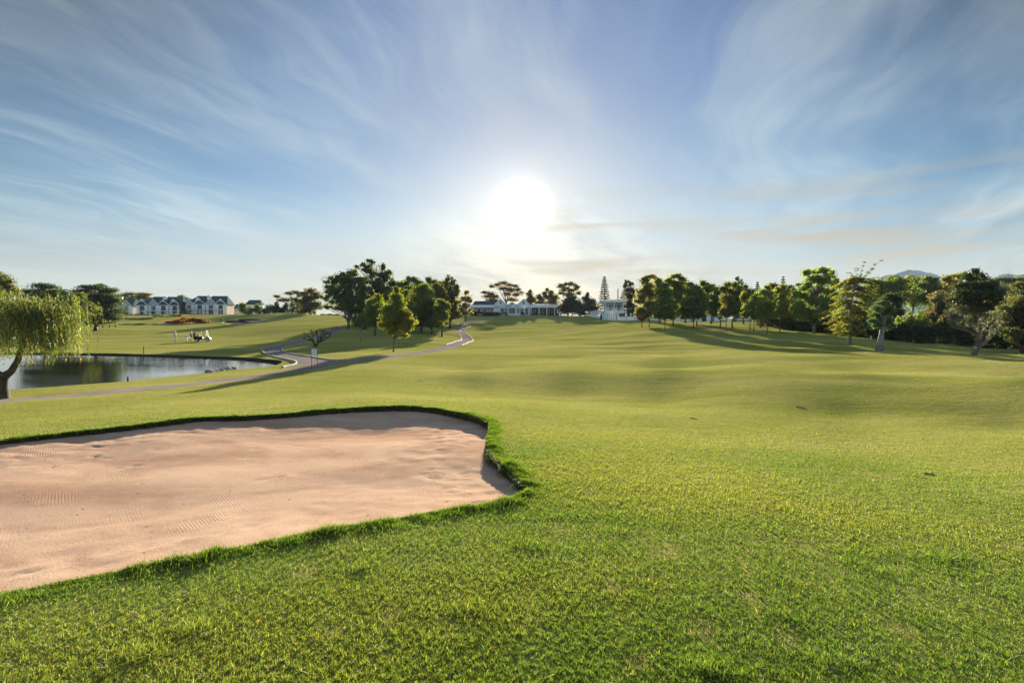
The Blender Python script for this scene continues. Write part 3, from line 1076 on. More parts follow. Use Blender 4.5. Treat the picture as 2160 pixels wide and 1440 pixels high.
    me = np_mesh('grass', vs, fs, np.repeat(c, 5, axis=0))
    o = link_mesh('grass', me, BLADE)
    tag(o, 'short mown grass with longer fresh blades round the bunker rim', 'grass', kind='stuff')


HOLES = []
for px_, py_, wpx in ((1689, 860, 20), (1463, 883, 14), (884, 803, 12), (1960, 1001, 22)):
    h_ = hit(px_, py_)
    HOLES.append((h_.x, h_.y, wpx / F * h_.y / 2))

WORN, TUFTS = [], []
for px_, py_, wpx in ((1395, 1162, 40), (1420, 1160, 26), (1582, 1262, 46), (1650, 1345, 40), (820, 1302, 46), (640, 1210, 50), (1250, 1040, 40), (1110, 905, 40), (1480, 1330, 60), (1900, 1330, 60), (1840, 1000, 50), (1690, 1150, 50), (700, 1330, 40), (1340, 1400, 46), (1560, 960, 50), (1290, 1240, 40)):
    h_ = hit(px_, py_)
    WORN.append((h_.x, h_.y, wpx * .62 / F * h_.y))
for px_, py_, wpx in ((1850, 1205, 40), (1800, 1185, 26), (1105, 962, 18), (1085, 985, 14), (1110, 1152, 34), (1660, 1300, 30), (760, 1200, 30), (420, 1330, 46), (980, 1290, 40), (2000, 1180, 40), (1300, 1120, 24), (1500, 1420, 50), (300, 1380, 50), (1750, 1400, 46)):
    h_ = hit(px_, py_)
    TUFTS.append((h_.x, h_.y, wpx / F * h_.y))

# ------------------------------------------------------------------ trees and plants
PXM = 1024 / 2160.0


def leaves(clumps, size, tint, g, flat=0.0, var=.28, hang=0.0):
    """clumps: (x,y,z, rx,ry,rz, count) -> small leaf faces spread through each clump's volume"""
    V_, T_ = [], []
    for cx, cy, cz, rx, ry, rz, n in clumps:
        n = int(n)
        if n < 1:
            continue
        p = g.normal(0, 1, (n, 3))
        p /= np.linalg.norm(p, axis=1)[:, None]
        p *= (g.random(n) ** .55)[:, None]
        c = np.array([cx, cy, cz]) + p * np.array([rx, ry, rz])
        s = size * g.uniform(.6, 1.35, n)
        nrm = g.normal(0, 1, (n, 3))
        nrm[:, 2] = nrm[:, 2] * (1 - flat) + flat * 1.6 * np.sign(nrm[:, 2] + .3)
        nrm /= np.linalg.norm(nrm, axis=1)[:, None]
        u = np.cross(nrm, g.normal(0, 1, (n, 3)))
        u /= np.linalg.norm(u, axis=1)[:, None] + 1e-9
        if hang:
            u = u * (1 - hang) + np.array([0, 0, -1.0]) * hang
            u /= np.linalg.norm(u, axis=1)[:, None]
            nrm = np.cross(u, np.cross(nrm, u))
            nrm /= np.linalg.norm(nrm, axis=1)[:, None] + 1e-9
        v = np.cross(nrm, u)
        s_ = s[:, None]
        q = np.stack([c - u * s_ * .62, c + v * s_ * .40 - u * s_ * .05, c + u * s_ * .62, c - v * s_ * .40 - u * s_ * .05], axis=1)
        V_.append(q.reshape(-1, 3))
        hue = np.array(tint) * np.array([1.68, 1.56, 1.6]) * np.exp(g.normal(0, var * .6)) * np.exp(g.normal(0, [var * .35, var * .2, var * .3]))
        col = hue[None, :] * np.exp(g.normal(0, var, n))[:, None] * np.exp(g.normal(0, [.16, .08, .1], (n, 3)))
        T_.append(np.repeat(col, 4, axis=0))
    V_ = np.vstack(V_)
    T_ = np.clip(np.vstack(T_), .004, .8)
    F_ = np.arange(len(V_)).reshape(-1, 4)
    return V_, F_, T_


def limb(mb, a, b, r0, r1, g, bend=.12, seg=4, n=5):
    a, b = Vector(a), Vector(b)
    L_ = (b - a).length
    off = Vector(g.normal(0, bend * L_, 3))
    off.z = abs(off.z) * .6
    pts, rad = [], []
    for i in range(seg + 1):
        t = i / seg
        pts.append(a.lerp(b, t) + off * (t * (1 - t)) * 1.6)
        rad.append(r0 + (r1 - r0) * t)
    mb.tube(pts, rad, n)
    return pts


def twigs(mb, p, d, length, r, depth, g, spread=.7, up=.12, n=4):
    """bare branching"""
    p, d = Vector(p), Vector(d).normalized()
    pts, rad = [p], [r]
    q = p
    for i in range(3):
        d = (d + Vector(g.normal(0, .16, 3)) + Vector((0, 0, up * .4))).normalized()
        q = q + d * length / 3
        pts.append(q)
        rad.append(r * (1 - .16 * (i + 1)))
    mb.tube(pts, rad, n)
    if depth <= 0:
        return
    k = int(g.integers(2, 4))
    for j in range(k):
        nd = (d + Vector(g.normal(0, spread, 3)) + Vector((0, 0, up))).normalized()
        twigs(mb, pts[int(g.integers(1, 4))] if j else pts[-1], nd, length * g.uniform(.6, .85), rad[-1] * g.uniform(.55, .8), depth - 1, g, spread, up, max(3, n - 1))


TREE_N = [0]


def tree(name, label, base, lobes, tint, dens=1.0, leaf=None, flat=0.0, clump=1.0, tr=None, bark=None, group=None, top=None, trunk=None, shell=.30, var=.28, fork=None, thick=1.0, cat='tree', part_names=('trunk', 'crown'), fine=1.0, limbs=True):
    """base (column, row or None, depth); lobes (column, row, half width, half height) traced from the photograph;
    every lobe is filled in depth too"""
    TREE_N[0] += 1
    g = np.random.default_rng(100 + TREE_N[0])
    px, py, d = base
    b = onground(px, d)
    if py is not None:                    # stand on the ground where it is seen
        b = Vector(((px - CX) / F * d, d, CAMZ - (py - HY) / F * d))
        zg = gz(b.x, d)
        if abs(zg - b.z) > .0:
            b.z = zg
    m = d / F                             # metres per photo pixel
    root = empty(name, b, 0, label, cat, group)
    size = (leaf * .85 if leaf else max(.11, d * .0021)) * fine
    low = dict(zip(('trees of the grove by the winding path', 'row of trees along the right of the fairway'), (9, 4))).get(group, 0)
    if low:                                # these carry leaves down close to the ground
        x0, x1 = min(l[0] - l[2] for l in lobes), max(l[0] + l[2] for l in lobes)
        yb = max(l[1] + l[3] for l in lobes)
        lobes = list(lobes) + [((x0 + x1) / 2 - (x1 - x0) * .16, yb + low - 7, (x1 - x0) * .30, 8), ((x0 + x1) / 2 + (x1 - x0) * .17, yb + low - 9, (x1 - x0) * .30, 8)]
    wmin = min(l[0] - l[2] for l in lobes)
    wmax = max(l[0] + l[2] for l in lobes)
    W = (wmax - wmin) * m
    cl = []
    tops = []
    for lx, ly, rx, ry in lobes:
        c = at(lx, ly, d) - b
        off = g.uniform(-.28, .28) * W * thick
        c.y += off
        c.x += off * (lx - CX) / F        # stays under its place in the crown when it lies deeper
        rxm, rzm = rx * m * 1.22, ry * m * 1.22
        rym = min(rxm, W * .35 * thick + .2)
        area = math.pi * rx * ry * PXM ** 2
        K = max(3, int((4 + area / 40) * 1.25 / clump))
        K = min(K, 34)
        cr = min(.75, 1.45 / math.sqrt(K)) * clump
        n_each = 6.0 * dens * area * (d * .0026 / size) ** 2 / K + 6
        for i in range(K):
            v = Vector(g.normal(0, 1, 3)).normalized() * (shell + (1 - shell) * g.random())
            q = Vector((c.x + v.x * rxm * (1 - cr * .6), c.y + v.y * rym * (1 - cr * .5), c.z + v.z * rzm * (1 - cr * .6)))
            k_ = g.uniform(.75, 1.3)
            cl.append((q.x, q.y, q.z, max(rxm * cr * k_, size), max(rym * cr * k_, size), max(rzm * cr * k_ * (1 - .35 * flat), size * .6), n_each))
        cl.append((c.x, c.y, c.z, rxm * 1.06, rym * 1.06, rzm * 1.08, n_each * K * .22))
        tops.append((c, rxm, rzm))
    V_, F_, T_ = leaves(cl, size, tint, g, flat, var)
    me = np_mesh(part_names[1], V_, F_, T_)
    link_mesh(part_names[1], me, LEAF, root)
    # trunk and limbs
    mb = MB()
    H = max(c.z + rz for c, rx, rz in tops)
    cxm = sum(c.x for c, _, _ in tops) / len(tops)
    r0 = tr or max(.06, H * .022)
    zlow = min(c.z - rz for c, rx, rz in tops)
    if trunk:
        pts = [Vector((0, 0, -.15))] + [at(p[0], p[1], d) - b for p in trunk]
    else:
        zt = max(zlow + .45 * (H - zlow), H * .5)
        pts = [Vector((0, 0, -.15)), Vector((g.normal(0, .01) * H, 0, zlow * .5)), Vector((cxm * .35, 0, max(zlow, .15 * H))), Vector((cxm * .8, 0, zt)), Vector((cxm, 0, zlow + .85 * (H - zlow)))]
    n = len(pts)
    mb.tube(pts, [r0 * 1.35] + [r0 * (1 - .8 * i / (n - 1)) for i in range(1, n)], 8)
    if fork:
        for fx, fy in fork:
            limb(mb, pts[1], at(fx, fy, d) - b, r0 * .62, r0 * .2, g, .06, 5, 6)
    if limbs:
        for q in cl[::2]:
            qv = Vector(q[:3])
            t = min(max((qv.z - zlow * .6) / max(.1, H - zlow * .6) * .75, .12), .92)
            k = t * (n - 2) + 1
            i = min(int(k), n - 2)
            a = pts[i].lerp(pts[i + 1], k - i)
            if a.z > qv.z:
                a = pts[1].lerp(pts[2], .8)
            limb(mb, a, qv, r0 * .22, r0 * .05, g, .08, 3, 4)
    mb.build(part_names[0], bark or BARK, root, smooth=True)
    return root


def bush(name, label, px, py, d, rx, h, tint, dens=1.0, group=None, cat='shrub', top_tint=None, depth=None, leafk=.0024):
    """low mound: column, row of its foot, depth, half width and height in photo pixels"""
    TREE_N[0] += 1
    g = np.random.default_rng(500 + TREE_N[0])
    b = onground(px, d)
    m = d / F
    zfoot = CAMZ - (py - HY) / F * d
    root = empty(name, (b.x, d, b.z), 0, label, cat, group)
    ztop = max(zfoot - b.z + h * m, .4)
    size = max(.10, d * leafk)
    W = rx * m
    Dp = depth or W * .7
    area = rx * h * 1.6 * PXM ** 2
    K = int(min(60, max(8, area / 9)))
    cl = []
    for i in range(K):
        a, t = g.uniform(0, 6.283), math.sqrt(g.random())
        e = math.sqrt(max(0, 1 - t * t))
        zz = ztop * (e * .78) * g.uniform(.35, 1.0) + .05
        cl.append((math.cos(a) * t * W * .88, math.sin(a) * t * Dp * .88, zz, W * .20, Dp * .22, ztop * .22, 5.5 * dens * area * (d * .0026 / size) ** 2 / K + 8))
    V_, F_, T_ = leaves(cl, size, tint, g, 0, .28)
    link_mesh('foliage', np_mesh('foliage', V_, F_, T_), LEAF, root)
    mb = MB()
    for q in cl[::3]:
        limb(mb, (q[0] * .15, q[1] * .15, -.1), (q[0] * .9, q[1] * .9, q[2]), .035, .012, g, .1, 3, 4)
    mb.build('stems', BARK, root)
    return root


def norfolk(name, label, base, top_py, halfw, tint, tiers=15, group=None, z0=.12):
    """straight stem with level whorls of branches"""
    TREE_N[0] += 1
    g = np.random.default_rng(900 + TREE_N[0])
    px, d = base
    b = onground(px, d)
    m = d / F
    H = (CAMZ - (top_py - HY) * m) - b.z
    root = empty(name, b, 0, label, 'tree', group)
    mb = MB()
    mb.tube([(0, 0, -.1), (0, 0, H * .5), (0, 0, H)], [H * .016, H * .010, H * .003], 6)
    cl = []
    for t in range(tiers):
        f = t / (tiers - 1)
        z = H * (z0 + (1 - z0) * f ** .9)
        L_ = halfw * m * (1 - f * .93) ** .75 * g.uniform(.85, 1.1)
        a0 = g.uniform(0, 6.28)
        for k in range(6):
            a = a0 + k * 6.283 / 6 + g.normal(0, .08)
            e = Vector((math.cos(a) * L_, math.sin(a) * L_, z + L_ * .16))
            mb.tube([(0, 0, z), (e.x * .6, e.y * .6, z - L_ * .02), tuple(e)], [.07, .05, .02], 4)
            for s_ in range(4):
                u = .35 + .2 * s_
                cl.append((e.x * u, e.y * u, z + L_ * (.16 * u * u) + .12, L_ * .15, L_ * .15, .16 + L_ * .02, 10))
    mb.build('trunk', BARK, root)
    V_, F_, T_ = leaves(cl, max(.3, d * .0019), tint, g, .4, .2)
    link_mesh('crown', np_mesh('crown', V_, F_, T_), LEAF, root)
    return root


def bare_tree(name, label, px, d, height_px, lean=(0, 0, 1), bark=None, spread=.6, depth=4, r=None, stems=1, group=None, cat='tree', up=.12, leafy=None, k0=.36):
    TREE_N[0] += 1
    g = np.random.default_rng(300 + TREE_N[0])
    b = onground(px, d)
    H = height_px * d / F
    root = empty(name, b, 0, label, cat, group)
    mb = MB()
    for s_ in range(stems):
        dv = Vector(lean) + Vector(g.normal(0, .28 if stems > 1 else .03, 3))
        twigs(mb, (g.normal(0, .04) * H, 0, -.1), dv, H * k0, (r or H * .03) * (1 if s_ == 0 else .7), depth, g, spread, up, 7)
    mb.build('trunk', bark or BARK, root, smooth=True)
    if leafy:
        zs = np.array(mb.v)
        sel = zs[g.integers(0, len(zs), leafy[0])]
        sel = sel[sel[:, 2] > H * .3]
        cl = [(p[0], p[1], p[2], leafy[1], leafy[1], leafy[1], leafy[2]) for p in sel]
        V_, F_, T_ = leaves(cl, leafy[3], leafy[4], g, 0, .3)
        link_mesh('crown', np_mesh('crown', V_, F_, T_), LEAF, root)
    return root


def willow():
    g = np.random.default_rng(77)
    d = 22.6
    b = onground(2, d)
    root = empty('weeping_willow', b, 0, 'weeping willow with yellow green hanging strands leaning over the pond', 'tree')
    m = d / F

    def W(px, py, dy=0.0):
        return at(px, py, d + dy) - b
    mb = MB()
    fork = W(6, 795)
    mb.tube([(-.05, 0, -.25), (0, 0, .12), tuple(W(3, 812)), tuple(fork)], [.42, .28, .22, .20], 10)
    main = [fork, W(24, 783), W(38, 760), W(46, 735), W(56, 705), W(66, 680)]
    mb.tube(main, [.18, .13, .115, .105, .10, .08], 9)
    other = [fork, W(-14, 783), W(-32, 750), W(-44, 710), W(-50, 670)]
    mb.tube(other, [.17, .14, .12, .10, .07], 8)
    tips = []
    crown = [(36, 640, 40, 24), (110, 642, 26, 26), (10, 636, 40, 24), (-40, 645, 50, 26), (98, 662, 30, 16), (-90, 660, 40, 24), (60, 668, 50, 18), (124, 662, 20, 18)]
    for cx, cy, rx, ry in crown:
        for i in range(15):
            a = g.uniform(0, 6.28)
            t = math.sqrt(g.random())
            q = W(cx + math.cos(a) * rx * t, cy + abs(math.sin(a)) * -ry * t + ry * .3 * g.random(), 0)
            q.y += g.uniform(-1, 1) * (1.9 * (1 - t * .5))
            src = main if cx > 10 else other
            a0 = src[-1 - int(g.integers(0, 2))]
            limb(mb, a0, q, .035, .01, g, .1, 4, 4)
            tips.append(q)
    mb.build('trunk', BARK, root, smooth=True)
    cl, V_, T_ = [], [], []
    # hanging strands: each a chain of narrow leaves
    sv = MB()
    allv, allt = [], []
    for q in tips:
        for s_ in range(int(g.integers(9, 14))):
            st = q + Vector((g.normal(0, .28), g.normal(0, .28), g.normal(.08, .1)))
            xpx = CX + (st.x + b.x) / d * F
            if xpx > 142 and g.random() < .6:
                continue
            low = (g.uniform(668, 735) if g.random() < .32 else g.uniform(715, 752)) if g.random() < .93 else g.uniform(748, 770)
            if 30 < xpx < 100 and g.random() < .5:
                low = g.uniform(670, 735)
            zend = (CAMZ - (low - HY) * m) - b.z
            L_ = max(.3, st.z - zend)
            out = Vector((g.normal(0, .10) + .10 * np.sign(st.x - .8), g.normal(0, .10), 0))
            k = int(L_ / .042) + 3
            tt = np.linspace(0, 1, k)
            # short arch outwards, then straight down
            px_ = st.x + out.x * (1 - (1 - tt) ** 3) * 1.2 + g.normal(0, .012, k).cumsum() * .35
            py_ = st.y + out.y * (1 - (1 - tt) ** 3) * 1.2 + g.normal(0, .012, k).cumsum() * .35
            pz_ = st.z + .10 * np.sin(tt * 3.14) * (tt < .4) - L_ * tt
            c = np.c_[px_, py_, pz_]
            s = g.uniform(.055, .11, k)
            dirn = np.c_[g.normal(0, .45, (k, 2)), -np.ones(k)]
            dirn /= np.linalg.norm(dirn, axis=1)[:, None]
            side = np.cross(dirn, g.normal(0, 1, (k, 3)))
            side /= np.linalg.norm(side, axis=1)[:, None]
            quad = np.stack([c, c + dirn * (s * .5)[:, None] + side * (s * .17)[:, None], c + dirn * s[:, None], c + dirn * (s * .5)[:, None] - side * (s * .17)[:, None]], axis=1)
            allv.append(quad.reshape(-1, 3))
            f = g.random()
            base = np.array([.125, .135, .034]) if f < .52 else np.array([.060, .085, .028]) if f < .88 else np.array([.16, .120, .05])
            colr = base * np.exp(g.normal(0, .22)) * np.exp(g.normal(0, .25, k))[:, None]
            allt.append(np.repeat(colr, 4, axis=0))
    V_ = np.vstack(allv)
    T_ = np.vstack(allt)
    link_mesh('crown', np_mesh('crown', V_, np.arange(len(V_)).reshape(-1, 4), T_), LEAF, root)


def layered_tree():
    """golden tree of drooping level sprays"""
    g = np.random.default_rng(41)
    px, d = 1792, 63.0
    b = onground(px, d)
    m = d / F
    root = empty('golden_tree', b, 0, 'golden yellow tree with drooping layered sprays and a wispy bent top', 'tree')
    H = (CAMZ - (585 - HY) * m) - b.z
    mb = MB()
    mb.tube([(0, 0, -.2), (.02, 0, 1.2), (.05, 0, H * .5), (.4, 0, H * .78), (1.0, 0, H)], [.24, .17, .12, .07, .03], 8)
    prof = [(700, 34), (690, 48), (676, 52), (663, 50), (650, 48), (637, 47), (624, 48), (612, 48), (600, 42), (590, 30)]
    cl, cl2 = [], []
    for py, hw in prof:
        for k in range(15):
            z = (CAMZ - (py - HY) * m) - b.z + g.normal(0, .12)
            a = g.uniform(0, 6.283)
            L_ = hw * m * g.uniform(.62, 1.12)
            t = min(z / H, .95)
            cxx = .05 + .9 * max(0, t - .45) * 1.4
            e = Vector((cxx + math.cos(a) * L_, math.sin(a) * L_, z - L_ * .18))
            s_ = Vector((cxx, 0, z + L_ * .10))
            mb.tube([tuple(s_), tuple(s_.lerp(e, .55) + Vector((0, 0, L_ * .10))), tuple(e)], [.045, .03, .010], 4)
            for j in range(7):
                u = .28 + .12 * j
                c = s_.lerp(e, u) + Vector((0, 0, L_ * .10 * math.sin(u * 3.0)))
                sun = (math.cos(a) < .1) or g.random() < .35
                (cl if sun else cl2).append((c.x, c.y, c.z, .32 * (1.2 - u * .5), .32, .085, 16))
    for k, (ex, ey) in enumerate(((1858, 549), (1822, 553), (1840, 570), (1805, 566), (1848, 585), (1815, 582), (1795, 575))):
        e = at(ex, ey, d) - b
        pts = limb(mb, (.7, 0, H * .86), e, .035, .008, g, .06, 6, 4)
        for q in pts[2:]:
            for _ in range(2):
                cl2.append((q.x + g.normal(0, .1), q.y + g.normal(0, .15), q.z + g.normal(0, .06), .20, .20, .07, 7))
    mb.build('trunk', BARK_PALE, root, smooth=True)
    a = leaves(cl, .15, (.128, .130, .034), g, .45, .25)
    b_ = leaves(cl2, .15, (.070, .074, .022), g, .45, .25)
    V_ = np.vstack([a[0], b_[0]])
    T_ = np.vstack([a[2], b_[2]])
    link_mesh('crown', np_mesh('crown', V_, np.arange(len(V_)).reshape(-1, 4), T_), LEAF, root)


def gnarled():
    g = np.random.default_rng(88)
    d = 47.5
    b = onground(2056, d)
    root = empty('gnarled_tree', b, 0, 'grey twiggy gnarled old tree with a bent trunk before the hedge', 'tree')

    def W(px, py):
        return at(px, py, d) - b
    mb = MB()
    mains = [([(2052, 752), (2055, 740), (2062, 730), (2076, 722)], [.24, .18, .15, .12]),
             ([(2055, 740), (2064, 722), (2062, 705), (2050, 692)], [.15, .10, .08, .05]),
             ([(2076, 722), (2090, 712), (2104, 698), (2110, 684)], [.11, .08, .06, .04]),
             ([(2066, 726), (2082, 708), (2080, 690), (2088, 676)], [.10, .07, .055, .04]),
             ([(2062, 708), (2040, 700), (2022, 694), (2008, 690)], [.09, .07, .05, .03]),
             ([(2055, 698), (2040, 680), (2034, 668)], [.08, .06, .04])]
    for pts, rad in mains:
        q = [W(*p) for p in pts]
        for i in range(1, len(q)):
            q[i].y += g.normal(0, .25)
        mb.tube(q, rad, 7)
        for i in range(1, len(q)):
            for k in range(4 if pts[0] != (2052, 752) else 1):
                dv = (q[i] - q[i - 1]).normalized() * .6 + Vector((g.normal(0, .7), g.normal(0, .8), .35 + abs(g.normal(0, .5))))
                twigs(mb, q[i], dv, g.uniform(.32, .7), rad[i] * .5, 3, g, .55, .15, 4)
    mb.build('trunk', BARK_GREY, root, smooth=True)
    v = np.array(mb.v)
    v = v[v[:, 2] > 1.0]
    sel = v[g.integers(0, len(v), 420)]
    cl = [(p[0], p[1], p[2], .16, .16, .13, 5) for p in sel]
    V_, F_, T_ = leaves(cl, .075, (.085, .088, .074), g, 0, .3)
    link_mesh('crown', np_mesh('crown', V_, F_, T_), LEAF, root)


def pruned():
    g = np.random.default_rng(19)
    d = 74.0
    b = onground(666, d)
    root = empty('pruned_tree', b, 0, 'small dark pruned tree with stubby spreading limbs on the shaded lawn', 'tree')
    py0 = HY - (b.z - CAMZ) * F / d

    def W(px, up):
        return at(px, py0 - up, d) - b
    mb = MB()
    cl = []
    for pts in (((665, -2), (663, 8), (657, 16), (650, 22), (646, 27)), ((663, 8), (660, 18), (661, 26), (657, 31)), ((666, -2), (670, 9), (678, 16), (684, 24), (690, 28)), ((670, 9), (680, 12), (692, 18), (697, 25)),
                ((657, 14), (648, 14), (643, 19)), ((670, 10), (672, 20), (668, 29), (672, 33)), ((678, 16), (676, 24), (681, 31))):
        q = [W(*p) for p in pts]
        for i in range(1, len(q)):
            q[i].y += g.normal(0, .22)
        mb.tube(q, [(.17 if pts[0][1] < 0 else .11) * (1 - .7 * i / (len(q) - 1)) for i in range(len(q))], 6)
        for i in range(2, len(q)):
            for k in range(3):
                cl.append((q[i].x + g.normal(0, .12), q[i].y + g.normal(0, .12), q[i].z + g.normal(.04, .1), .17, .17, .15, 13))
    mb.build('trunk', BARK, root, smooth=True)
    V_, F_, T_ = leaves(cl, .12, (.022, .030, .015), g, 0, .3)
    link_mesh('crown', np_mesh('crown', V_, F_, T_), LEAF, root)


def hedge(name, label, pts, h, w, tint, toptint=None):
    """clipped hedge along (column, depth) points"""
    TREE_N[0] += 1
    g = np.random.default_rng(600 + TREE_N[0])
    line = resample(np.array([((p[0] - CX) / F * p[1], p[1]) for p in pts]), .45)
    z = ground(line[:, 0], line[:, 1])
    cl = []
    hh = np.interp(np.linspace(0, 1, len(line)), np.linspace(0, 1, len(h)), h) if isinstance(h, (list, tuple)) else np.full(len(line), h)
    for (x, y), z_, h_ in zip(line, z, hh):
        for k in range(5):
            cl.append((x + g.normal(0, .1), y + g.uniform(-.5, .5) * w, z_ + h_ * (.1 + .2 * k), .45, w * .42, h_ * .17, 48))
    V_, F_, T_ = leaves(cl, .20, tint, g, 0, .32)
    ztop = np.interp(V_[:, 0], np.sort(line[:, 0]), (z + hh)[np.argsort(line[:, 0])]) if np.ptp(line[:, 0]) > np.ptp(line[:, 1]) * .3 else np.interp(V_[:, 1], np.sort(line[:, 1]), (z + hh)[np.argsort(line[:, 1])])
    V_[:, 2] = np.minimum(V_[:, 2], ztop + (np.arange(len(V_)) % 7) * .015)
    V_ -= np.array([line[0, 0], line[0, 1], z[0]])
    o = link_mesh(name, np_mesh(name, V_, F_, T_), LEAF)
    o.location = (line[0, 0], line[0, 1], z[0])
    tag(o, label, 'hedge')


SYC = (.052, .072, .020)
MAPLE = (.085, .105, .022)
DARKG = (.030, .044, .018)
OLIVE = (.062, .072, .022)
BRN = (.060, .052, .022)
LIGHT = (.105, .130, .030)


def build_trees():
    willow()
    # --- far left, behind the willow
    tree('broadleaf_tree', 'leafy dark olive tree rising above the willow at the picture edge', (-8, None, 84), [(-12, 588, 26, 16), (10, 594, 16, 12), (-20, 615, 36, 22), (18, 610, 20, 10), (30, 617, 9, 5), (5, 625, 20, 12), (-45, 610, 30, 30)], (.055, .062, .022), clump=.8)
    tree('cypress_tree', 'dark blue green cypress with a flat broad top behind the willow', (92, None, 150), [(98, 605, 22, 6), (85, 614, 34, 8), (108, 617, 24, 9), (70, 628, 24, 12), (100, 632, 40, 14), (80, 650, 40, 18), (110, 660, 36, 18)], (.026, .042, .022), flat=.35, dens=1.2)
    tree('cypress_tree', 'sunlit olive cypress between the willow and the dark spreading one', (140, None, 122), [(118, 618, 22, 7), (150, 623, 26, 8), (140, 637, 44, 11), (165, 645, 32, 12), (150, 658, 46, 14), (170, 668, 32, 12), (150, 680, 42, 10), (185, 652, 14, 8)], (.072, .078, .022), flat=.35, dens=1.25)
    tree('cypress_tree', 'dark spreading cypress standing on its own trunk beside the houses', (202, 697, 130), [(214, 602, 9, 5), (200, 609, 30, 6), (228, 612, 18, 7), (178, 614, 22, 5), (208, 622, 40, 9), (236, 630, 16, 9), (212, 637, 42, 11), (222, 652, 36, 11), (205, 656, 36, 10), (228, 668, 26, 9), (196, 672, 30, 8), (214, 678, 26, 6)], (.030, .040, .018), flat=.35, dens=1.25, tr=.42)
    tree('umbrella_tree', 'low dark tree above the part hidden house roof', (268, None, 345), [(272, 620, 16, 5), (258, 626, 16, 6), (282, 628, 12, 6), (268, 636, 18, 8)], BRN, flat=.3, leaf=.6)
    tree('umbrella_tree', 'dark windswept tree against the gable end of the first terrace', (302, None, 340), [(306, 620, 14, 4), (296, 626, 12, 6), (308, 630, 12, 6), (300, 640, 14, 9)], BRN, flat=.3, leaf=.6)
    tree('broadleaf_tree', 'small dark tree peeping over the roof between the two terraces', (386, None, 345), [(384, 627, 9, 5), (390, 633, 14, 6), (382, 640, 12, 8)], OLIVE, leaf=.6)
    tree('columnar_tree', 'narrow dark tree in the gap between the two terraces', (386, None, 290), [(386, 643, 6, 7), (385, 652, 7, 9), (387, 660, 8, 6)], (.03, .03, .018), leaf=.55)
    tree('broadleaf_tree', 'small olive tree beside the end wall of the second terrace', (513, None, 262), [(512, 643, 6, 5), (510, 650, 8, 8), (516, 655, 9, 8)], OLIVE, leaf=.5)
    for px, py, rx, h, t, lab in ((545, 664, 27, 26, (.050, .068, .022), 'light green rounded bush at the end of the mound'), (582, 660, 30, 30, DARKG, 'dark rounded bush behind the green mound'), (618, 662, 30, 28, (.028, .036, .018), 'darkest bush in the row behind the mound'), (648, 664, 22, 24, OLIVE, 'brownish bush under the open umbrella trees'), (697, 671, 26, 10, DARKG, 'low dark hedge far behind the sycamore trunk')):
        bush('round_bush', lab, px, py, 236, rx, h, t, group='bushes behind the mound', leafk=.0022)
    tree('umbrella_tree', 'open umbrella tree with flat top rising over the dark bushes', (618, None, 250), [(586, 625, 9, 4), (610, 620, 9, 4), (624, 616, 11, 4), (632, 622, 7, 4), (620, 629, 12, 4), (600, 632, 14, 5), (628, 636, 12, 7)], BRN, flat=.4, leaf=.55)
    tree('broadleaf_tree', 'dark brown dense tree beside the big sycamore', (657, None, 215), [(655, 613, 12, 5), (645, 619, 10, 5), (664, 620, 10, 6), (655, 628, 20, 8), (648, 640, 18, 9), (662, 645, 18, 9), (648, 653, 20, 8)], BRN, leaf=.5, dens=1.2)
    # --- centre left grove
    tree('sycamore_tree', 'large spreading sycamore with a forked pale trunk by the path end', (735, 693, 115), [(722, 580, 16, 9), (742, 578, 14, 8), (703, 592, 20, 11), (728, 595, 24, 14), (752, 592, 20, 12), (698, 608, 16, 10), (722, 616, 28, 15), (752, 612, 24, 16), (690, 624, 12, 8), (708, 634, 20, 11), (742, 636, 28, 14), (765, 630, 16, 16), (692, 645, 10, 6), (716, 650, 18, 8), (750, 656, 20, 8)], SYC, clump=.72, dens=.95, shell=.4, tr=.30, fork=((705, 600), (730, 590), (755, 600)), trunk=[(735, 683), (737, 674), (742, 650), (745, 620), (740, 595)], bark=BARK_GREY)
    tree('sycamore_tree', 'tallest sycamore of the grove with ragged high tufts', (792, None, 128), [(781, 551, 11, 7), (768, 560, 8, 5), (776, 565, 14, 7), (752, 563, 7, 4), (806, 565, 8, 7), (820, 572, 10, 6), (790, 580, 20, 10), (815, 583, 14, 10), (828, 596, 8, 9), (770, 590, 16, 10), (800, 600, 28, 14), (785, 618, 28, 15), (818, 614, 16, 12), (800, 636, 28, 14), (825, 632, 12, 10)], (.045, .058, .020), clump=.72, dens=.95, shell=.4, tr=.34, fork=((780, 565), (812, 575), (770, 600)))
    tree('maple_tree', 'olive green young maple with a slim grey trunk nearest the path', (830, 742, 60), [(838, 674, 34, 20), (830, 655, 26, 16), (836, 612, 7, 8), (834, 624, 13, 10), (842, 640, 15, 12), (824, 648, 18, 12), (846, 660, 18, 12), (820, 668, 20, 12), (838, 678, 24, 12), (812, 684, 14, 10), (858, 688, 14, 10), (832, 696, 22, 10), (850, 706, 14, 6), (866, 678, 8, 8)], (.092, .100, .022), dens=1.15, tr=.075, bark=BARK_GREY, leaf=.17)
    tree('maple_tree', 'small bright maple standing behind the front one', (792, None, 98), [(797, 626, 10, 8), (788, 638, 14, 10), (804, 642, 12, 10), (790, 654, 18, 12), (800, 668, 20, 10), (780, 660, 10, 8)], MAPLE, tr=.10)
    tree('young_tree', 'thin pale sapling with a white painted trunk foot', (760, 715, 88), [(766, 672, 12, 9), (757, 682, 13, 10), (770, 688, 10, 7), (762, 664, 8, 7)], (.085, .105, .038), dens=.7, tr=.07, bark=BARK_PALE)
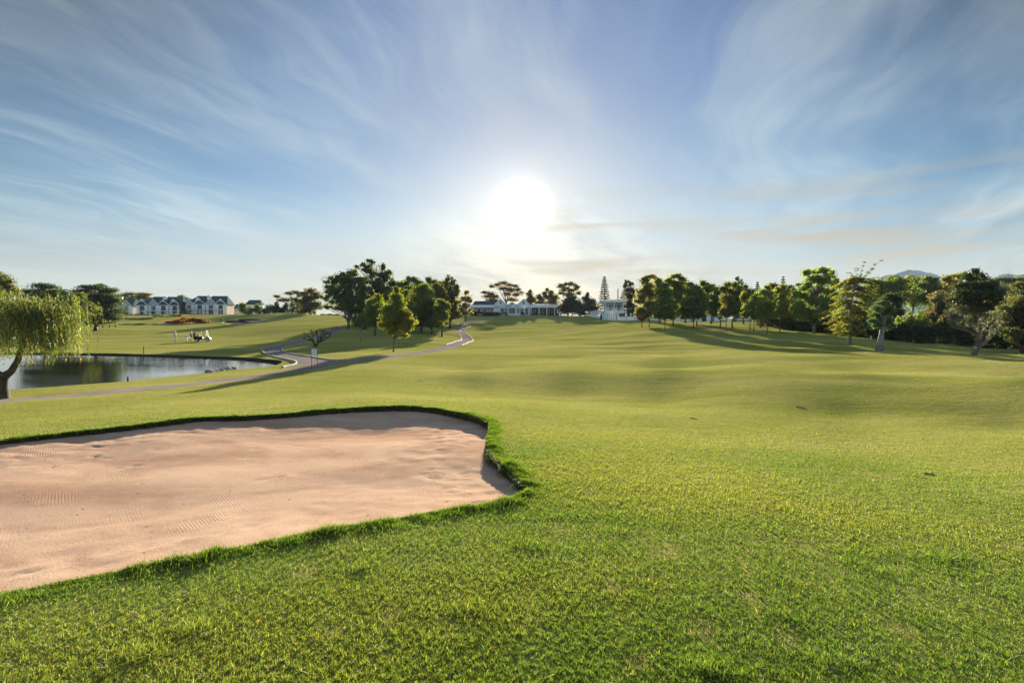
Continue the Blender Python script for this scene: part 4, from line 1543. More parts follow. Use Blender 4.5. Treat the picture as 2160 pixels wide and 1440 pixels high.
    tree('young_tree', 'thin pale sapling in the shade behind the white footed one', (788, 704, 99), [(786, 658, 12, 9), (792, 670, 13, 9), (783, 680, 11, 8)], (.10, .125, .04), dens=.7, tr=.08, bark=BARK_GREY)
    G = 'trees of the grove by the winding path'
    tree('lime_tree', 'yellow green rounded tree with the brightest top in the grove', (889, 694, 117), [(893, 604, 12, 8), (884, 613, 16, 10), (900, 620, 16, 12), (880, 632, 18, 12), (898, 640, 20, 14), (886, 656, 22, 12), (905, 660, 14, 10), (878, 668, 12, 8)], (.098, .115, .022), dens=1.2, group=G)
    tree('lime_tree', 'green tree between the front maple and the yellow green one', (862, 690, 122), [(858, 616, 8, 6), (855, 630, 12, 10), (866, 638, 12, 12), (858, 652, 16, 12), (870, 664, 14, 10), (852, 668, 12, 8)], (.078, .095, .022), dens=1.2, group=G)
    tree('lime_tree', 'short round topped tree at the front edge beside the path', (932, 699, 108), [(930, 636, 9, 6), (938, 645, 11, 10), (925, 650, 12, 10), (934, 660, 14, 9), (922, 664, 10, 6)], (.070, .080, .024), dens=1.2, group=G)
    tree('lime_tree', 'brown tinged tree in the middle of the grove', (923, 689, 130), [(920, 604, 9, 6), (914, 614, 13, 9), (928, 617, 13, 10), (918, 630, 16, 12), (934, 634, 12, 12), (916, 648, 14, 10), (912, 660, 12, 8)], (.085, .075, .028), dens=1.2, group=G)
    tree('broadleaf_tree', 'dark tree at the back of the grove beside the tallest sycamore', (868, None, 160), [(868, 590, 13, 6), (856, 598, 10, 8), (880, 597, 12, 8), (866, 610, 16, 10), (850, 612, 8, 8), (884, 612, 12, 10)], SYC, clump=.8, group=G)
    tree('broadleaf_tree', 'pointed dark olive tree behind the grove', (906, None, 162), [(903, 588, 8, 6), (912, 596, 12, 8), (898, 603, 12, 8), (918, 606, 10, 8), (908, 618, 18, 12)], OLIVE, clump=.8, group=G)
    tree('broadleaf_tree', 'tall airy tree at the clubhouse end of the grove', (948, None, 150), [(947, 588, 7, 7), (942, 598, 9, 8), (956, 598, 9, 9), (964, 610, 8, 10), (948, 612, 14, 10), (960, 626, 12, 12), (946, 632, 12, 12), (965, 642, 9, 9), (952, 652, 12, 10)], (.058, .064, .022), clump=.7, dens=.9, group=G)
    tree('broadleaf_tree', 'sparse pale brown tree next to the clubhouse roof', (982, None, 185), [(983, 617, 7, 6), (978, 628, 9, 8), (990, 630, 8, 8), (984, 642, 11, 9), (975, 650, 8, 8)], (.085, .078, .040), dens=.65, clump=.7, group=G)
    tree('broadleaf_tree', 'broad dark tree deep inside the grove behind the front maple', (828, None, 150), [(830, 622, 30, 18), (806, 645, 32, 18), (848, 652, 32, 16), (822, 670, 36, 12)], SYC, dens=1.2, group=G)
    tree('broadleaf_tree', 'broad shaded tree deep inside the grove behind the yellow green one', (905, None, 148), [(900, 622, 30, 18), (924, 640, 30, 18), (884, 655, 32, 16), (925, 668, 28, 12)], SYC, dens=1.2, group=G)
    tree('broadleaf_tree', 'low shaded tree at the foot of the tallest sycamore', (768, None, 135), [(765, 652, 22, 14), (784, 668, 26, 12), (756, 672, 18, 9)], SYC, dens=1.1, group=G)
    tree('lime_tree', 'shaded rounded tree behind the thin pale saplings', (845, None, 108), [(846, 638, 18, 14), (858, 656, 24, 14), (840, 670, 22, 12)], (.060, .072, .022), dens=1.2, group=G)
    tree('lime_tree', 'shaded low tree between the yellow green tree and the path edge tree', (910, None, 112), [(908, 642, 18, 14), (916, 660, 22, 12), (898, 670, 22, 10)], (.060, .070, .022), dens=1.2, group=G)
    tree('broadleaf_tree', 'broad leafy tree at the back of the grove left of the pointed dark one', (846, None, 168), [(848, 604, 20, 10), (836, 622, 26, 14), (856, 634, 26, 14), (842, 654, 32, 14)], (.050, .060, .022), dens=1.2, group=G)
    tree('broadleaf_tree', 'broad leafy tree at the back of the grove right of the pointed dark one', (936, None, 168), [(932, 602, 18, 10), (942, 618, 22, 14), (928, 634, 26, 14), (948, 652, 28, 14)], (.056, .060, .022), dens=1.2, group=G)
    # --- behind the clubhouse
    tree('umbrella_tree', 'big open umbrella tree with leaning bare stems behind the clubhouse gables', (1070, None, 275), [(1038, 603, 6, 4), (1050, 599, 9, 4), (1062, 598, 10, 4), (1075, 600, 10, 4), (1088, 602, 7, 4), (1094, 610, 8, 4), (1058, 608, 12, 4), (1078, 612, 13, 5), (1070, 621, 9, 4), (1088, 622, 12, 5), (1082, 631, 14, 5), (1100, 616, 5, 3)], (.078, .062, .028), flat=.35, leaf=.55, dens=.85, trunk=[(1068, 640), (1064, 620), (1060, 610), (1060, 602)], fork=((1085, 606), (1075, 605), (1050, 602)), tr=.4)
    tree('umbrella_tree', 'lower dark tree left of the first clubhouse gable', (1036, None, 272), [(1022, 616, 8, 3), (1034, 618, 12, 4), (1028, 625, 10, 4), (1042, 626, 12, 5), (1036, 633, 16, 5)], (.070, .055, .028), flat=.3, leaf=.55)
    tree('conifer_tree', 'pointed russet conifer behind the second clubhouse gable', (1118, None, 270), [(1118, 614, 4, 4), (1116, 621, 7, 5), (1121, 629, 10, 6), (1119, 638, 13, 7)], (.085, .062, .026), leaf=.5, dens=1.2)
    tree('broadleaf_tree', 'low tree between the russet conifer and the spiky one', (1139, None, 275), [(1136, 625, 7, 5), (1143, 631, 9, 6), (1138, 639, 12, 6)], (.075, .068, .03), leaf=.5)
    tree('broadleaf_tree', 'spiky olive tree over the clubhouse verandah roof', (1161, None, 268), [(1156, 612, 5, 4), (1150, 619, 7, 5), (1163, 618, 7, 5), (1158, 627, 13, 6), (1170, 628, 9, 7), (1163, 637, 16, 6)], (.080, .072, .03), leaf=.5)
    tree('broadleaf_tree', 'tall ragged tree over the end of the clubhouse verandah', (1198, None, 262), [(1180, 603, 9, 5), (1194, 600, 9, 4), (1206, 600, 10, 5), (1216, 606, 9, 5), (1190, 611, 12, 5), (1208, 613, 12, 5), (1220, 617, 8, 5), (1184, 618, 8, 5), (1200, 623, 14, 6)], (.070, .062, .028), leaf=.5, dens=.85, clump=.8)
    tree('round_tree', 'dense dark dome shaped tree beside the end of the verandah', (1206, None, 222), [(1206, 633, 18, 9), (1194, 643, 16, 10), (1218, 643, 18, 10), (1206, 652, 26, 10), (1224, 656, 14, 8)], (.042, .034, .018), dens=1.4, leaf=.42)
    tree('broadleaf_tree', 'dark brown tree between the dome shaped one and the white pillars', (1243, None, 225), [(1239, 621, 4, 5), (1236, 630, 8, 7), (1246, 635, 10, 8), (1242, 647, 20, 10), (1254, 652, 12, 10)], (.040, .033, .018), dens=1.3, leaf=.45)
    norfolk('norfolk_pine', 'Norfolk pine with level whorls standing clear behind the pavilion roof', (1275, 238), 585, 16, (.030, .032, .018), 16)
    norfolk('norfolk_pine', 'lower Norfolk pine whorls half hidden at the pavilion roof end', (1318, 240), 607, 16, (.032, .030, .018), 12)
    tree('eucalyptus_tree', 'tall dark ragged tree beside the pavilion', (1330, None, 180), [(1324, 594, 7, 4), (1331, 599, 6, 5), (1319, 603, 6, 6), (1327, 611, 9, 7), (1338, 615, 7, 8), (1324, 624, 9, 8), (1334, 630, 10, 9), (1328, 643, 12, 9), (1338, 652, 10, 9), (1330, 660, 12, 8)], (.040, .036, .02), clump=.7, dens=1.0)
    tree('ornamental_tree', 'small purple leaved tree in front of the white wall', (1354, 682, 122), [(1352, 657, 9, 6), (1360, 663, 9, 6), (1350, 666, 10, 6), (1356, 672, 9, 4)], (.034, .014, .016), tr=.10, dens=1.4, cat='tree')
    # --- row of planes right of the fairway
    G = 'row of trees along the right of the fairway'
    Y = (.100, .105, .024)
    row = [
        ((1369, 685, 121), [(1372, 586, 12, 6), (1388, 592, 12, 7), (1358, 592, 10, 7), (1392, 604, 8, 8), (1366, 602, 14, 9), (1358, 616, 16, 10), (1376, 620, 16, 11), (1350, 632, 14, 9), (1366, 638, 20, 11), (1374, 654, 20, 10), (1356, 656, 14, 10)], (.080, .078, .022), .11, 'first tree of the right row with a sun yellowed flank'),
        ((1402, 694, 107), [(1404, 604, 11, 8), (1396, 616, 14, 9), (1412, 618, 13, 10), (1402, 632, 19, 11), (1394, 645, 17, 10), (1412, 648, 16, 10), (1402, 660, 18, 8)], (.062, .080, .022), .075, 'slim stemmed dark tree between the first and the tallest of the right row'),
        ((1420, 687, 121), [(1424, 584, 14, 6), (1438, 590, 11, 7), (1412, 594, 12, 8), (1428, 602, 20, 10), (1440, 612, 14, 10), (1418, 618, 18, 12), (1436, 630, 20, 12), (1422, 642, 22, 11), (1434, 655, 20, 9)], (.070, .082, .022), .17, 'tallest rounded tree of the right row'),
        ((1462, 694, 110), [(1466, 606, 12, 7), (1456, 617, 15, 9), (1474, 620, 14, 10), (1462, 634, 22, 12), (1452, 647, 18, 10), (1472, 650, 18, 10), (1462, 661, 20, 7)], (.055, .074, .022), .12, 'dark green tree with a low wide crown after the tallest one'),
        ((1470, 688, 122), [(1484, 596, 11, 6), (1494, 606, 12, 8), (1482, 614, 12, 9), (1496, 624, 12, 10), (1488, 638, 14, 10), (1494, 652, 14, 8)], (.064, .080, .022), .16, 'leaning trunk tree half hidden in the row behind the low wide crown'),
        ((1519, 693, 115), [(1516, 616, 10, 6), (1508, 627, 13, 9), (1524, 630, 13, 9), (1516, 643, 20, 11), (1506, 654, 15, 8), (1524, 657, 15, 7)], (.056, .072, .022), .13, 'short tree with a forked trunk in the middle of the right row'),
        ((1532, 699, 105), [(1536, 600, 8, 6), (1528, 610, 10, 8), (1541, 615, 10, 9), (1533, 630, 15, 11), (1540, 646, 16, 11), (1528, 655, 12, 9)], (.062, .070, .022), .08, 'slim paired stem tree beside the forked trunk, brownish crown'),
        ((1545, 690, 119), [(1549, 603, 9, 7), (1558, 608, 9, 8), (1546, 618, 14, 9), (1560, 628, 13, 12), (1550, 642, 18, 11), (1562, 655, 12, 8)], (.050, .064, .022), .17, 'dark tree with thick short trunk behind the paired stems'),
        ((1582, 697, 110), [(1582, 614, 9, 7), (1574, 625, 11, 9), (1588, 630, 11, 9), (1580, 644, 15, 11), (1586, 657, 13, 8)], (.088, .098, .024), .09, 'yellow tipped tree with a dark slim stem before the hedge end'),
        ((1590, 701, 104), [(1594, 626, 9, 8), (1589, 640, 12, 10), (1596, 654, 13, 9), (1588, 662, 11, 7)], (.065, .085, .024), .075, 'dense green tree with a pale slim stem before the hedge end'),
        ((1617, 706, 93), [(1618, 607, 7, 7), (1611, 618, 12, 9), (1625, 623, 12, 10), (1610, 636, 15, 11), (1626, 642, 15, 11), (1614, 655, 19, 9), (1624, 664, 14, 6)], (.090, .105, .026), .085, 'pale stemmed conical tree nearest the fairway shadow'),
        ((1645, 701, 101), [(1650, 606, 9, 7), (1641, 615, 11, 8), (1656, 618, 11, 9), (1644, 630, 16, 10), (1656, 638, 14, 10), (1644, 649, 18, 10), (1656, 660, 14, 7)], (.105, .112, .026), .09, 'yellow green tree in front of the long hedge'),
        ((1718, 702, 95), [(1702, 577, 12, 7), (1720, 571, 11, 6), (1738, 572, 12, 7), (1753, 577, 12, 8), (1710, 590, 18, 9), (1738, 592, 22, 11), (1758, 596, 13, 10), (1698, 604, 15, 9), (1722, 612, 24, 12), (1750, 616, 20, 12), (1690, 622, 15, 9), (1710, 634, 22, 12), (1740, 640, 26, 14), (1686, 642, 14, 9), (1762, 640, 14, 12), (1700, 656, 20, 9), (1728, 662, 26, 9)], (.082, .105, .026), .26, 'biggest broad leafy tree of the right row with stout trunk'),
    ]
    for base, lobes, t, tr_, lab in row:
        tree('plane_tree', lab, base, lobes, tuple(v_ * 1.34 for v_ in t), dens=1.35, tr=tr_, bark=BARK_GREY, group=G, clump=.85)
    G2 = 'second rank of trees behind the right row'
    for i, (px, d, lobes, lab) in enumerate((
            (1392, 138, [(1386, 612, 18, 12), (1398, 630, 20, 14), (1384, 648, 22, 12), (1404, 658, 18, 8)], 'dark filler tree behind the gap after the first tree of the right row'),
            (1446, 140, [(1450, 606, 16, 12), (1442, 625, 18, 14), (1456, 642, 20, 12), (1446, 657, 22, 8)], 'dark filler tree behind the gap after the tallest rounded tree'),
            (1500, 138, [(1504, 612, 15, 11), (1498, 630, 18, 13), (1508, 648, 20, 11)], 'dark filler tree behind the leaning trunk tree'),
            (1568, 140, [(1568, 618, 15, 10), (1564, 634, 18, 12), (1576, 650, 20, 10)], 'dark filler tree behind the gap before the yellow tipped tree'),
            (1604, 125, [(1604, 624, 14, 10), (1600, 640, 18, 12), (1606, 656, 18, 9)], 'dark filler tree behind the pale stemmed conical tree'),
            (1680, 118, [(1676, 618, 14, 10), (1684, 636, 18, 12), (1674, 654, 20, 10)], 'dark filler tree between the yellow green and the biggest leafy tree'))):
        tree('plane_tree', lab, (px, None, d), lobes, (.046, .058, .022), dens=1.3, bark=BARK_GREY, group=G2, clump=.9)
    layered_tree()
    tree('leaning_tree', 'blue green tree on a stout pale trunk leaning beside the golden tree', (1855, 739, 54.5), [(1866, 640, 16, 8), (1850, 650, 12, 7), (1872, 655, 16, 9), (1852, 664, 16, 8), (1866, 674, 18, 9), (1840, 676, 10, 5), (1850, 686, 14, 7), (1876, 690, 10, 6)], (.045, .070, .038), flat=.2, tr=.34, trunk=[(1857, 722), (1861, 695), (1866, 675), (1868, 650)], bark=BARK_PALE)
    # --- trees beyond the row
    tree('broadleaf_tree', 'thin dark treetop over the middle of the right row', (1564, None, 172), [(1556, 587, 4, 5), (1562, 596, 6, 6), (1572, 603, 6, 6), (1566, 612, 12, 8)], DARKG, clump=.7, leaf=.4)
    norfolk('monkey_puzzle_tree', 'small spiky treetop behind the yellow tipped trees', (1598, 175), 597, 10, DARKG, 9, z0=.5)
    norfolk('monkey_puzzle_tree', 'dark spiky tuft above the yellow green tree', (1652, 170), 586, 11, DARKG, 9, z0=.5)
    tree('broadleaf_tree', 'dark tree filling the gap behind the two small spiky tops', (1630, None, 165), [(1630, 606, 12, 6), (1666, 606, 8, 6), (1640, 620, 26, 12), (1600, 628, 24, 12), (1660, 632, 22, 14), (1570, 640, 26, 14)], DARKG, dens=1.3)
    G = 'woodland trees beyond the hedge'
    back = [
        (1845, 140, [(1842, 594, 20, 8), (1850, 610, 30, 14), (1845, 635, 34, 20)], (.080, .095, .03), 'pale green crown behind the golden tree top'),
        (1888, 138, [(1885, 590, 15, 8), (1900, 594, 14, 8), (1890, 606, 28, 14), (1888, 630, 34, 20)], (.088, .110, .03), 'bright green rounded crown under the mountain peak'),
        (1925, 142, [(1920, 588, 13, 7), (1932, 594, 12, 8), (1925, 606, 24, 12), (1925, 628, 30, 18)], (.095, .110, .032), 'yellowish crown next right of the mountain peak'),
        (1962, 136, [(1955, 590, 14, 8), (1972, 590, 12, 7), (1963, 606, 28, 14), (1960, 630, 34, 18)], (.065, .088, .03), 'mid green crown between the yellowish ones'),
        (1998, 140, [(1995, 588, 10, 8), (2004, 596, 14, 10), (1996, 612, 24, 14), (1995, 635, 28, 18)], (.120, .110, .03), 'golden tinged crown next to the big dark tree'),
        (2030, 146, [(2022, 582, 14, 7), (2040, 584, 14, 8), (2030, 600, 26, 14)], (.088, .095, .03), 'olive crown rising behind the big dark tree'),
        (2128, 150, [(2120, 592, 18, 8), (2142, 592, 18, 8), (2130, 610, 34, 14), (2130, 640, 38, 24)], (.050, .064, .026), 'dull green crown between the bare tree and the picture edge'),
        (1880, 95, [(1884, 628, 20, 10), (1896, 636, 16, 12), (1880, 645, 22, 12), (1892, 660, 22, 12)], (.030, .042, .020), 'dark crown right above the leaning tree'),
        (1984, 100, [(1980, 628, 18, 12), (1992, 640, 16, 12), (1982, 655, 20, 14), (1995, 668, 16, 10)], (.075, .068, .045), 'brownish grey thin crown in front of the green wood'),
    ]
    for px, d, lobes, t, lab in back:
        tree('woodland_tree', lab, (px, None, d), lobes, t, dens=1.35, group=G, clump=.9)
    G2 = 'undergrowth trees standing behind the hedge'
    for px, d, rx, h, t, lab in ((1690, 128, 46, 52, DARKG, 'dark bushy tree filling in behind the biggest leafy tree'), (1755, 118, 46, 60, (.045, .055, .022), 'green bushy tree behind the golden tree'), (1820, 112, 44, 66, DARKG, 'dark bushy tree between the golden and the leaning tree'), (1868, 105, 40, 74, (.035, .045, .02), 'dark bushy tree behind the leaning tree'), (1965, 104, 44, 70, (.050, .062, .024), 'mid green bushy tree behind the pale round shrub'), (2010, 96, 40, 66, (.045, .042, .026), 'brownish bushy tree behind the gnarled one'), (2060, 90, 44, 74, DARKG, 'black green bushy tree under the big oak'), (2118, 84, 44, 82, (.035, .042, .02), 'dark bushy tree beside the picture edge tree'), (2165, 84, 40, 96, (.05, .05, .02), 'olive bushy tree behind the picture edge tree')):
        b_ = onground(px, d)
        bush('bushy_tree', lab, px, HY + (CAMZ - b_.z) * F / d, d, rx, h, t, 1.2, group=G2, cat='tree', leafk=.0026)
    bush('round_shrub', 'light green rounded shrub just over the hedge', 1925, 716, 80, 44, 72, (.078, .098, .03), 1.2, leafk=.0026)
    tree('dark_tree', 'big dark oak looming over the hedge', (2072, None, 74), [(2058, 572, 9, 7), (2066, 580, 14, 7), (2046, 588, 16, 8), (2072, 592, 20, 9), (2028, 600, 16, 8), (2052, 604, 26, 10), (2084, 606, 20, 12), (2020, 615, 16, 9), (2044, 620, 28, 12), (2078, 624, 28, 13), (2100, 632, 16, 14), (2030, 636, 26, 12), (2064, 642, 34, 13), (2096, 652, 20, 11), (2044, 654, 26, 10)], (.030, .036, .018), dens=1.35, tr=.4)
    tree('edge_tree', 'warm olive tree crowding in at the picture edge over the hedge', (2160, None, 54), [(2150, 602, 14, 9), (2164, 614, 22, 12), (2140, 622, 14, 10), (2158, 636, 26, 13), (2136, 646, 18, 10), (2120, 652, 12, 8), (2150, 662, 30, 13), (2128, 676, 20, 10), (2158, 690, 28, 13), (2136, 702, 22, 11), (2160, 716, 24, 10), (2180, 650, 30, 50)], (.055, .062, .022), dens=1.3, tr=.3)
    bare_tree('bare_tree', 'leafless thin tree standing above the wood', 2094, 92, 178, (0.02, 0, 1), BARK_GREY, .46, 5, .34, k0=.31)
    gnarled()
    pruned()
    # hedges
    hedge('clipped_hedge', 'long dark clipped hedge with a straight top along the right boundary', [(1598, 138), (1700, 111), (1800, 91), (1875, 77.5), (1960, 71), (2047, 65), (2120, 60), (2260, 55)], [2.0, 2.1, 2.2, 2.2, 2.2, 2.2, 2.2], 1.5, (.030, .034, .016))
    hedge('clipped_hedge', 'low dark hedge below the clubhouse car park', [(935, 215), (975, 219), (1020, 222), (1050, 226)], 1.5, 1.2, (.030, .030, .018))
    hedge('clipped_hedge', 'dark shaded hedge running behind the grove trunks', [(765, 178), (850, 183), (945, 190)], 2.4, 1.6, (.026, .032, .016))
    # shrubs below the houses
    G = 'shrub mounds below the houses'
    for px, py, rx, h, d, t, lab in ((262, 681, 28, 8, 205, (.055, .066, .024), 'low olive shrub mound by the dark cypress'), (305, 680, 36, 10, 204, (.030, .042, .018), 'long dark shrub mound left of the flower bed'), (326, 671, 18, 8, 240, (.085, .075, .03), 'tawny rounded shrub below the first terrace'), (345, 676, 24, 7, 222, OLIVE, 'green shrub between the tawny one and the flowers'), (372, 669, 18, 6, 246, (.10, .07, .03), 'rusty shrub under the middle gables'), (366, 673, 22, 6, 226, DARKG, 'dark shrub behind the flower bed'), (420, 667, 20, 5, 250, (.06, .045, .03), 'brown shrub before the second terrace'), (290, 668, 16, 5, 262, OLIVE, 'small shrub beside the wall of the part hidden house')):
        bush('shrub', lab, px, py, d, rx, h, t, 1.2, group=G, leafk=.0021)
    bush('rough_mound', 'long low mound of rough grass left of the flower bed', 300, 689, 168, 58, 4.5, (.075, .085, .028), 1.3, leafk=.0018, depth=2.0)
    # flower bed
    for px, py, rx, h, t, lab in ((392, 685, 44, 16, (.17, .050, .028), 'long bed of red and orange flowers on the far slope'), (432, 682, 11, 11, (.26, .14, .03), 'yellow and orange clump at the end of the flower bed')):
        bush('flower_bed', lab, px, py, 178, rx, h, t, 1.5, cat='flower bed', leafk=.0020, depth=2.2)
    bush('marigold_row', 'streak of yellow flowers along the red bed', 392, 682, 178.5, 28, 11, (.34, .20, .07), .6, cat='flower bed', leafk=.0018, depth=.6)

# ------------------------------------------------------------------ buildings


def window(parent, x, z0, z1, w, y, mull=1, bars=1, name='window', frame=WHITE, t=.07):
    """frame proud of the wall with a dark pane behind its bars; y is the wall face looking towards -y"""
    mb = MB()
    x0, x1 = x - w / 2, x + w / 2
    mb.box(x0, x1, y - .06, y + .05, z0, z0 + t).box(x0, x1, y - .06, y + .05, z1 - t, z1)
    mb.box(x0, x0 + t, y - .06, y + .05, z0 + t, z1 - t).box(x1 - t, x1, y - .06, y + .05, z0 + t, z1 - t)
    for k in range(mull):
        xm = x0 + (k + 1) * w / (mull + 1)
        mb.box(xm - t * .4, xm + t * .4, y - .05, y + .04, z0 + t, z1 - t)
    for k in range(bars):
        zm = z0 + (k + 1) * (z1 - z0) / (bars + 1)
        mb.box(x0 + t, x1 - t, y - .046, y + .036, zm - t * .35, zm + t * .35)
    o = mb.build(name, frame, parent)
    MB().box(x0 + t * .6, x1 - t * .6, y - .022, y - .008, z0 + t * .6, z1 - t * .6).build('pane', GLASS, o)
    return o


def house(label, px, py, d, W, Dp, eave, ridge, hipl, hipr, gables, chims, rz, balc):
    z = CAMZ - (py - HY) / F * d
    x = (px - CX) / F * d
    root = empty('terrace_house', (x, d, z), rz, label, 'house', 'green roofed terrace houses')
    h = W / 2
    # foundation, walls and projecting bays
    mb = MB().box(-h, h, 0, Dp, -3, eave)
    for gx, hw, ap, kind in gables:
        y0 = -1.0 if kind == 'shingle' else -.6
        mb.box(gx - hw * .88, gx - hw * .42, y0, .05, 0, eave - .15)
        mb.box(gx + hw * .42, gx + hw * .88, y0, .05, 0, eave - .15)
    mb.build('wall', WHITE, root)
    MB().box(h - .02, h + .03, .05, Dp - .05, -3, eave - .05).build('side_wall', CREAM, root)
    # main hipped roof
    e, ym = .5, Dp / 2
    A, B, C, D_ = (-h - e, -e, eave), (h + e, -e, eave), (h + e, Dp + e, eave), (-h - e, Dp + e, eave)
    P_, Q_ = (-h + hipl, ym, ridge), (h - hipr, ym, ridge)
    rf = MB().add([A, B, C, D_, P_, Q_, (A[0], A[1], eave - .18), (B[0], B[1], eave - .18), (C[0], C[1], eave - .18), (D_[0], D_[1], eave - .18)],
                  [(0, 1, 5, 4), (1, 2, 5), (2, 3, 4, 5), (3, 0, 4), (0, 6, 7, 1), (1, 7, 8, 2), (2, 8, 9, 3), (3, 9, 6, 0), (6, 9, 8, 7)])
    ro = rf.build('roof', ROOFG, root)
    for cx, w, z0, z1, cy in chims:
        c = MB().box(cx - w / 2, cx + w / 2, cy, cy + 1.0, z0, z1).box(cx - w / 2 - .08, cx + w / 2 + .08, cy - .08, cy + 1.08, z1, z1 + .14)
        c.box(cx - w * .25, cx + w * .25, cy + .25, cy + .75, z1 + .14, z1 + .4)
        c.build('chimney', WHITE, ro)
    slope = (ridge - eave) / (ym + e)
    for gx, hw, ap, kind in gables:
        y0 = -1.35 if kind == 'shingle' else -.95
        yb = (ap - eave) / slope + .3
        g_ = MB()
        for s_ in (-1, 1):
            g_.slab([(gx, y0, ap), (gx + s_ * (hw + .25), y0, eave - .25), (gx + s_ * (hw + .25), .6, eave - .25), (gx, yb, ap)][::s_], .12)
        go = g_.build('gable_roof', ROOFG, root)
        b = MB()
        for s_ in (-1, 1):
            b.slab([(gx, y0 - .05, ap + .16), (gx, y0 - .05, ap - .24), (gx + s_ * (hw + .3), y0 - .05, eave - .62), (gx + s_ * (hw + .3), y0 - .05, eave - .22)][::s_], .14)
        b.box(gx - hw * .9, gx + hw * .9, y0 + .12, y0 + .3, eave - .35, eave - .12)
        if kind == 'shingle':
            b.prism([(gx - .75, ap - 1.05), (gx + .75, ap - 1.05), (gx, ap - .3)], y0 + .03, y0 + .16)
        else:
            b.bar((gx, y0 + .1, eave - .1), (gx, y0 + .1, ap - .3), .16)
            for s_ in (-1, 1):
                b.bar((gx + s_ * hw * .8, y0 + .1, eave - .1), (gx + s_ * hw * .1, y0 + .1, eave + (ap - eave) * .55), .13)
                b.bar((gx + s_ * .1, y0 + .1, eave - .1), (gx + s_ * hw * .48, y0 + .1, eave + (ap - eave) * .45), .13)
        b.build('bargeboard', WHITE, go)
        infill = MB().prism([(gx - hw * .92, eave - .3), (gx + hw * .92, eave - .3), (gx, ap - .2)], y0 + .34, y0 + .5)
        infill.build('gable_wall', ROOFG if kind == 'shingle' else mat('grey_render', (.30, .33, .37), .8), root)
        window(root, gx, 3.05, eave - .4, hw * 1.45, -.02, 2, 1, frame=DARKW if kind == 'shingle' else WHITE, t=.09)
        window(root, gx, .1, 2.5, hw * 1.5, -.02, 2, 1, 'glass_door', DARKW, .10)
    # balcony slab, railing and posts
    for bx0, bx1 in balc:
        MB().box(bx0 + .3, bx1 - .3, -.012, .02, .05, 2.66).build('recess_shade_panel', mat('recess_shade', (.10, .11, .13), .8), root)  # dark sheet painted in as the shade of the recessed ground floor
        b = MB().box(bx0, bx1, -2.0, -.02, 2.72, 2.92).build('balcony', WHITE, root)
        rl = MB().box(bx0, bx1, -1.98, -1.93, 3.78, 3.85)
        n = max(3, int((bx1 - bx0) / .35))
        for k in range(n + 1):
            xx = bx0 + .03 + (bx1 - bx0 - .06) * k / n
            rl.box(xx - .02, xx + .02, -1.97, -1.94, 2.92, 3.78)
        rl.build('railing', DARKW, b)
        k = int((bx1 - bx0) / 4) + 1
        for i in range(k + 1):
            xx = bx0 + .15 + (bx1 - bx0 - .3) * i / k
            MB().box(xx - .11, xx + .11, -1.9, -1.68, -1, 2.72).build('post', WHITE, root)
    return root


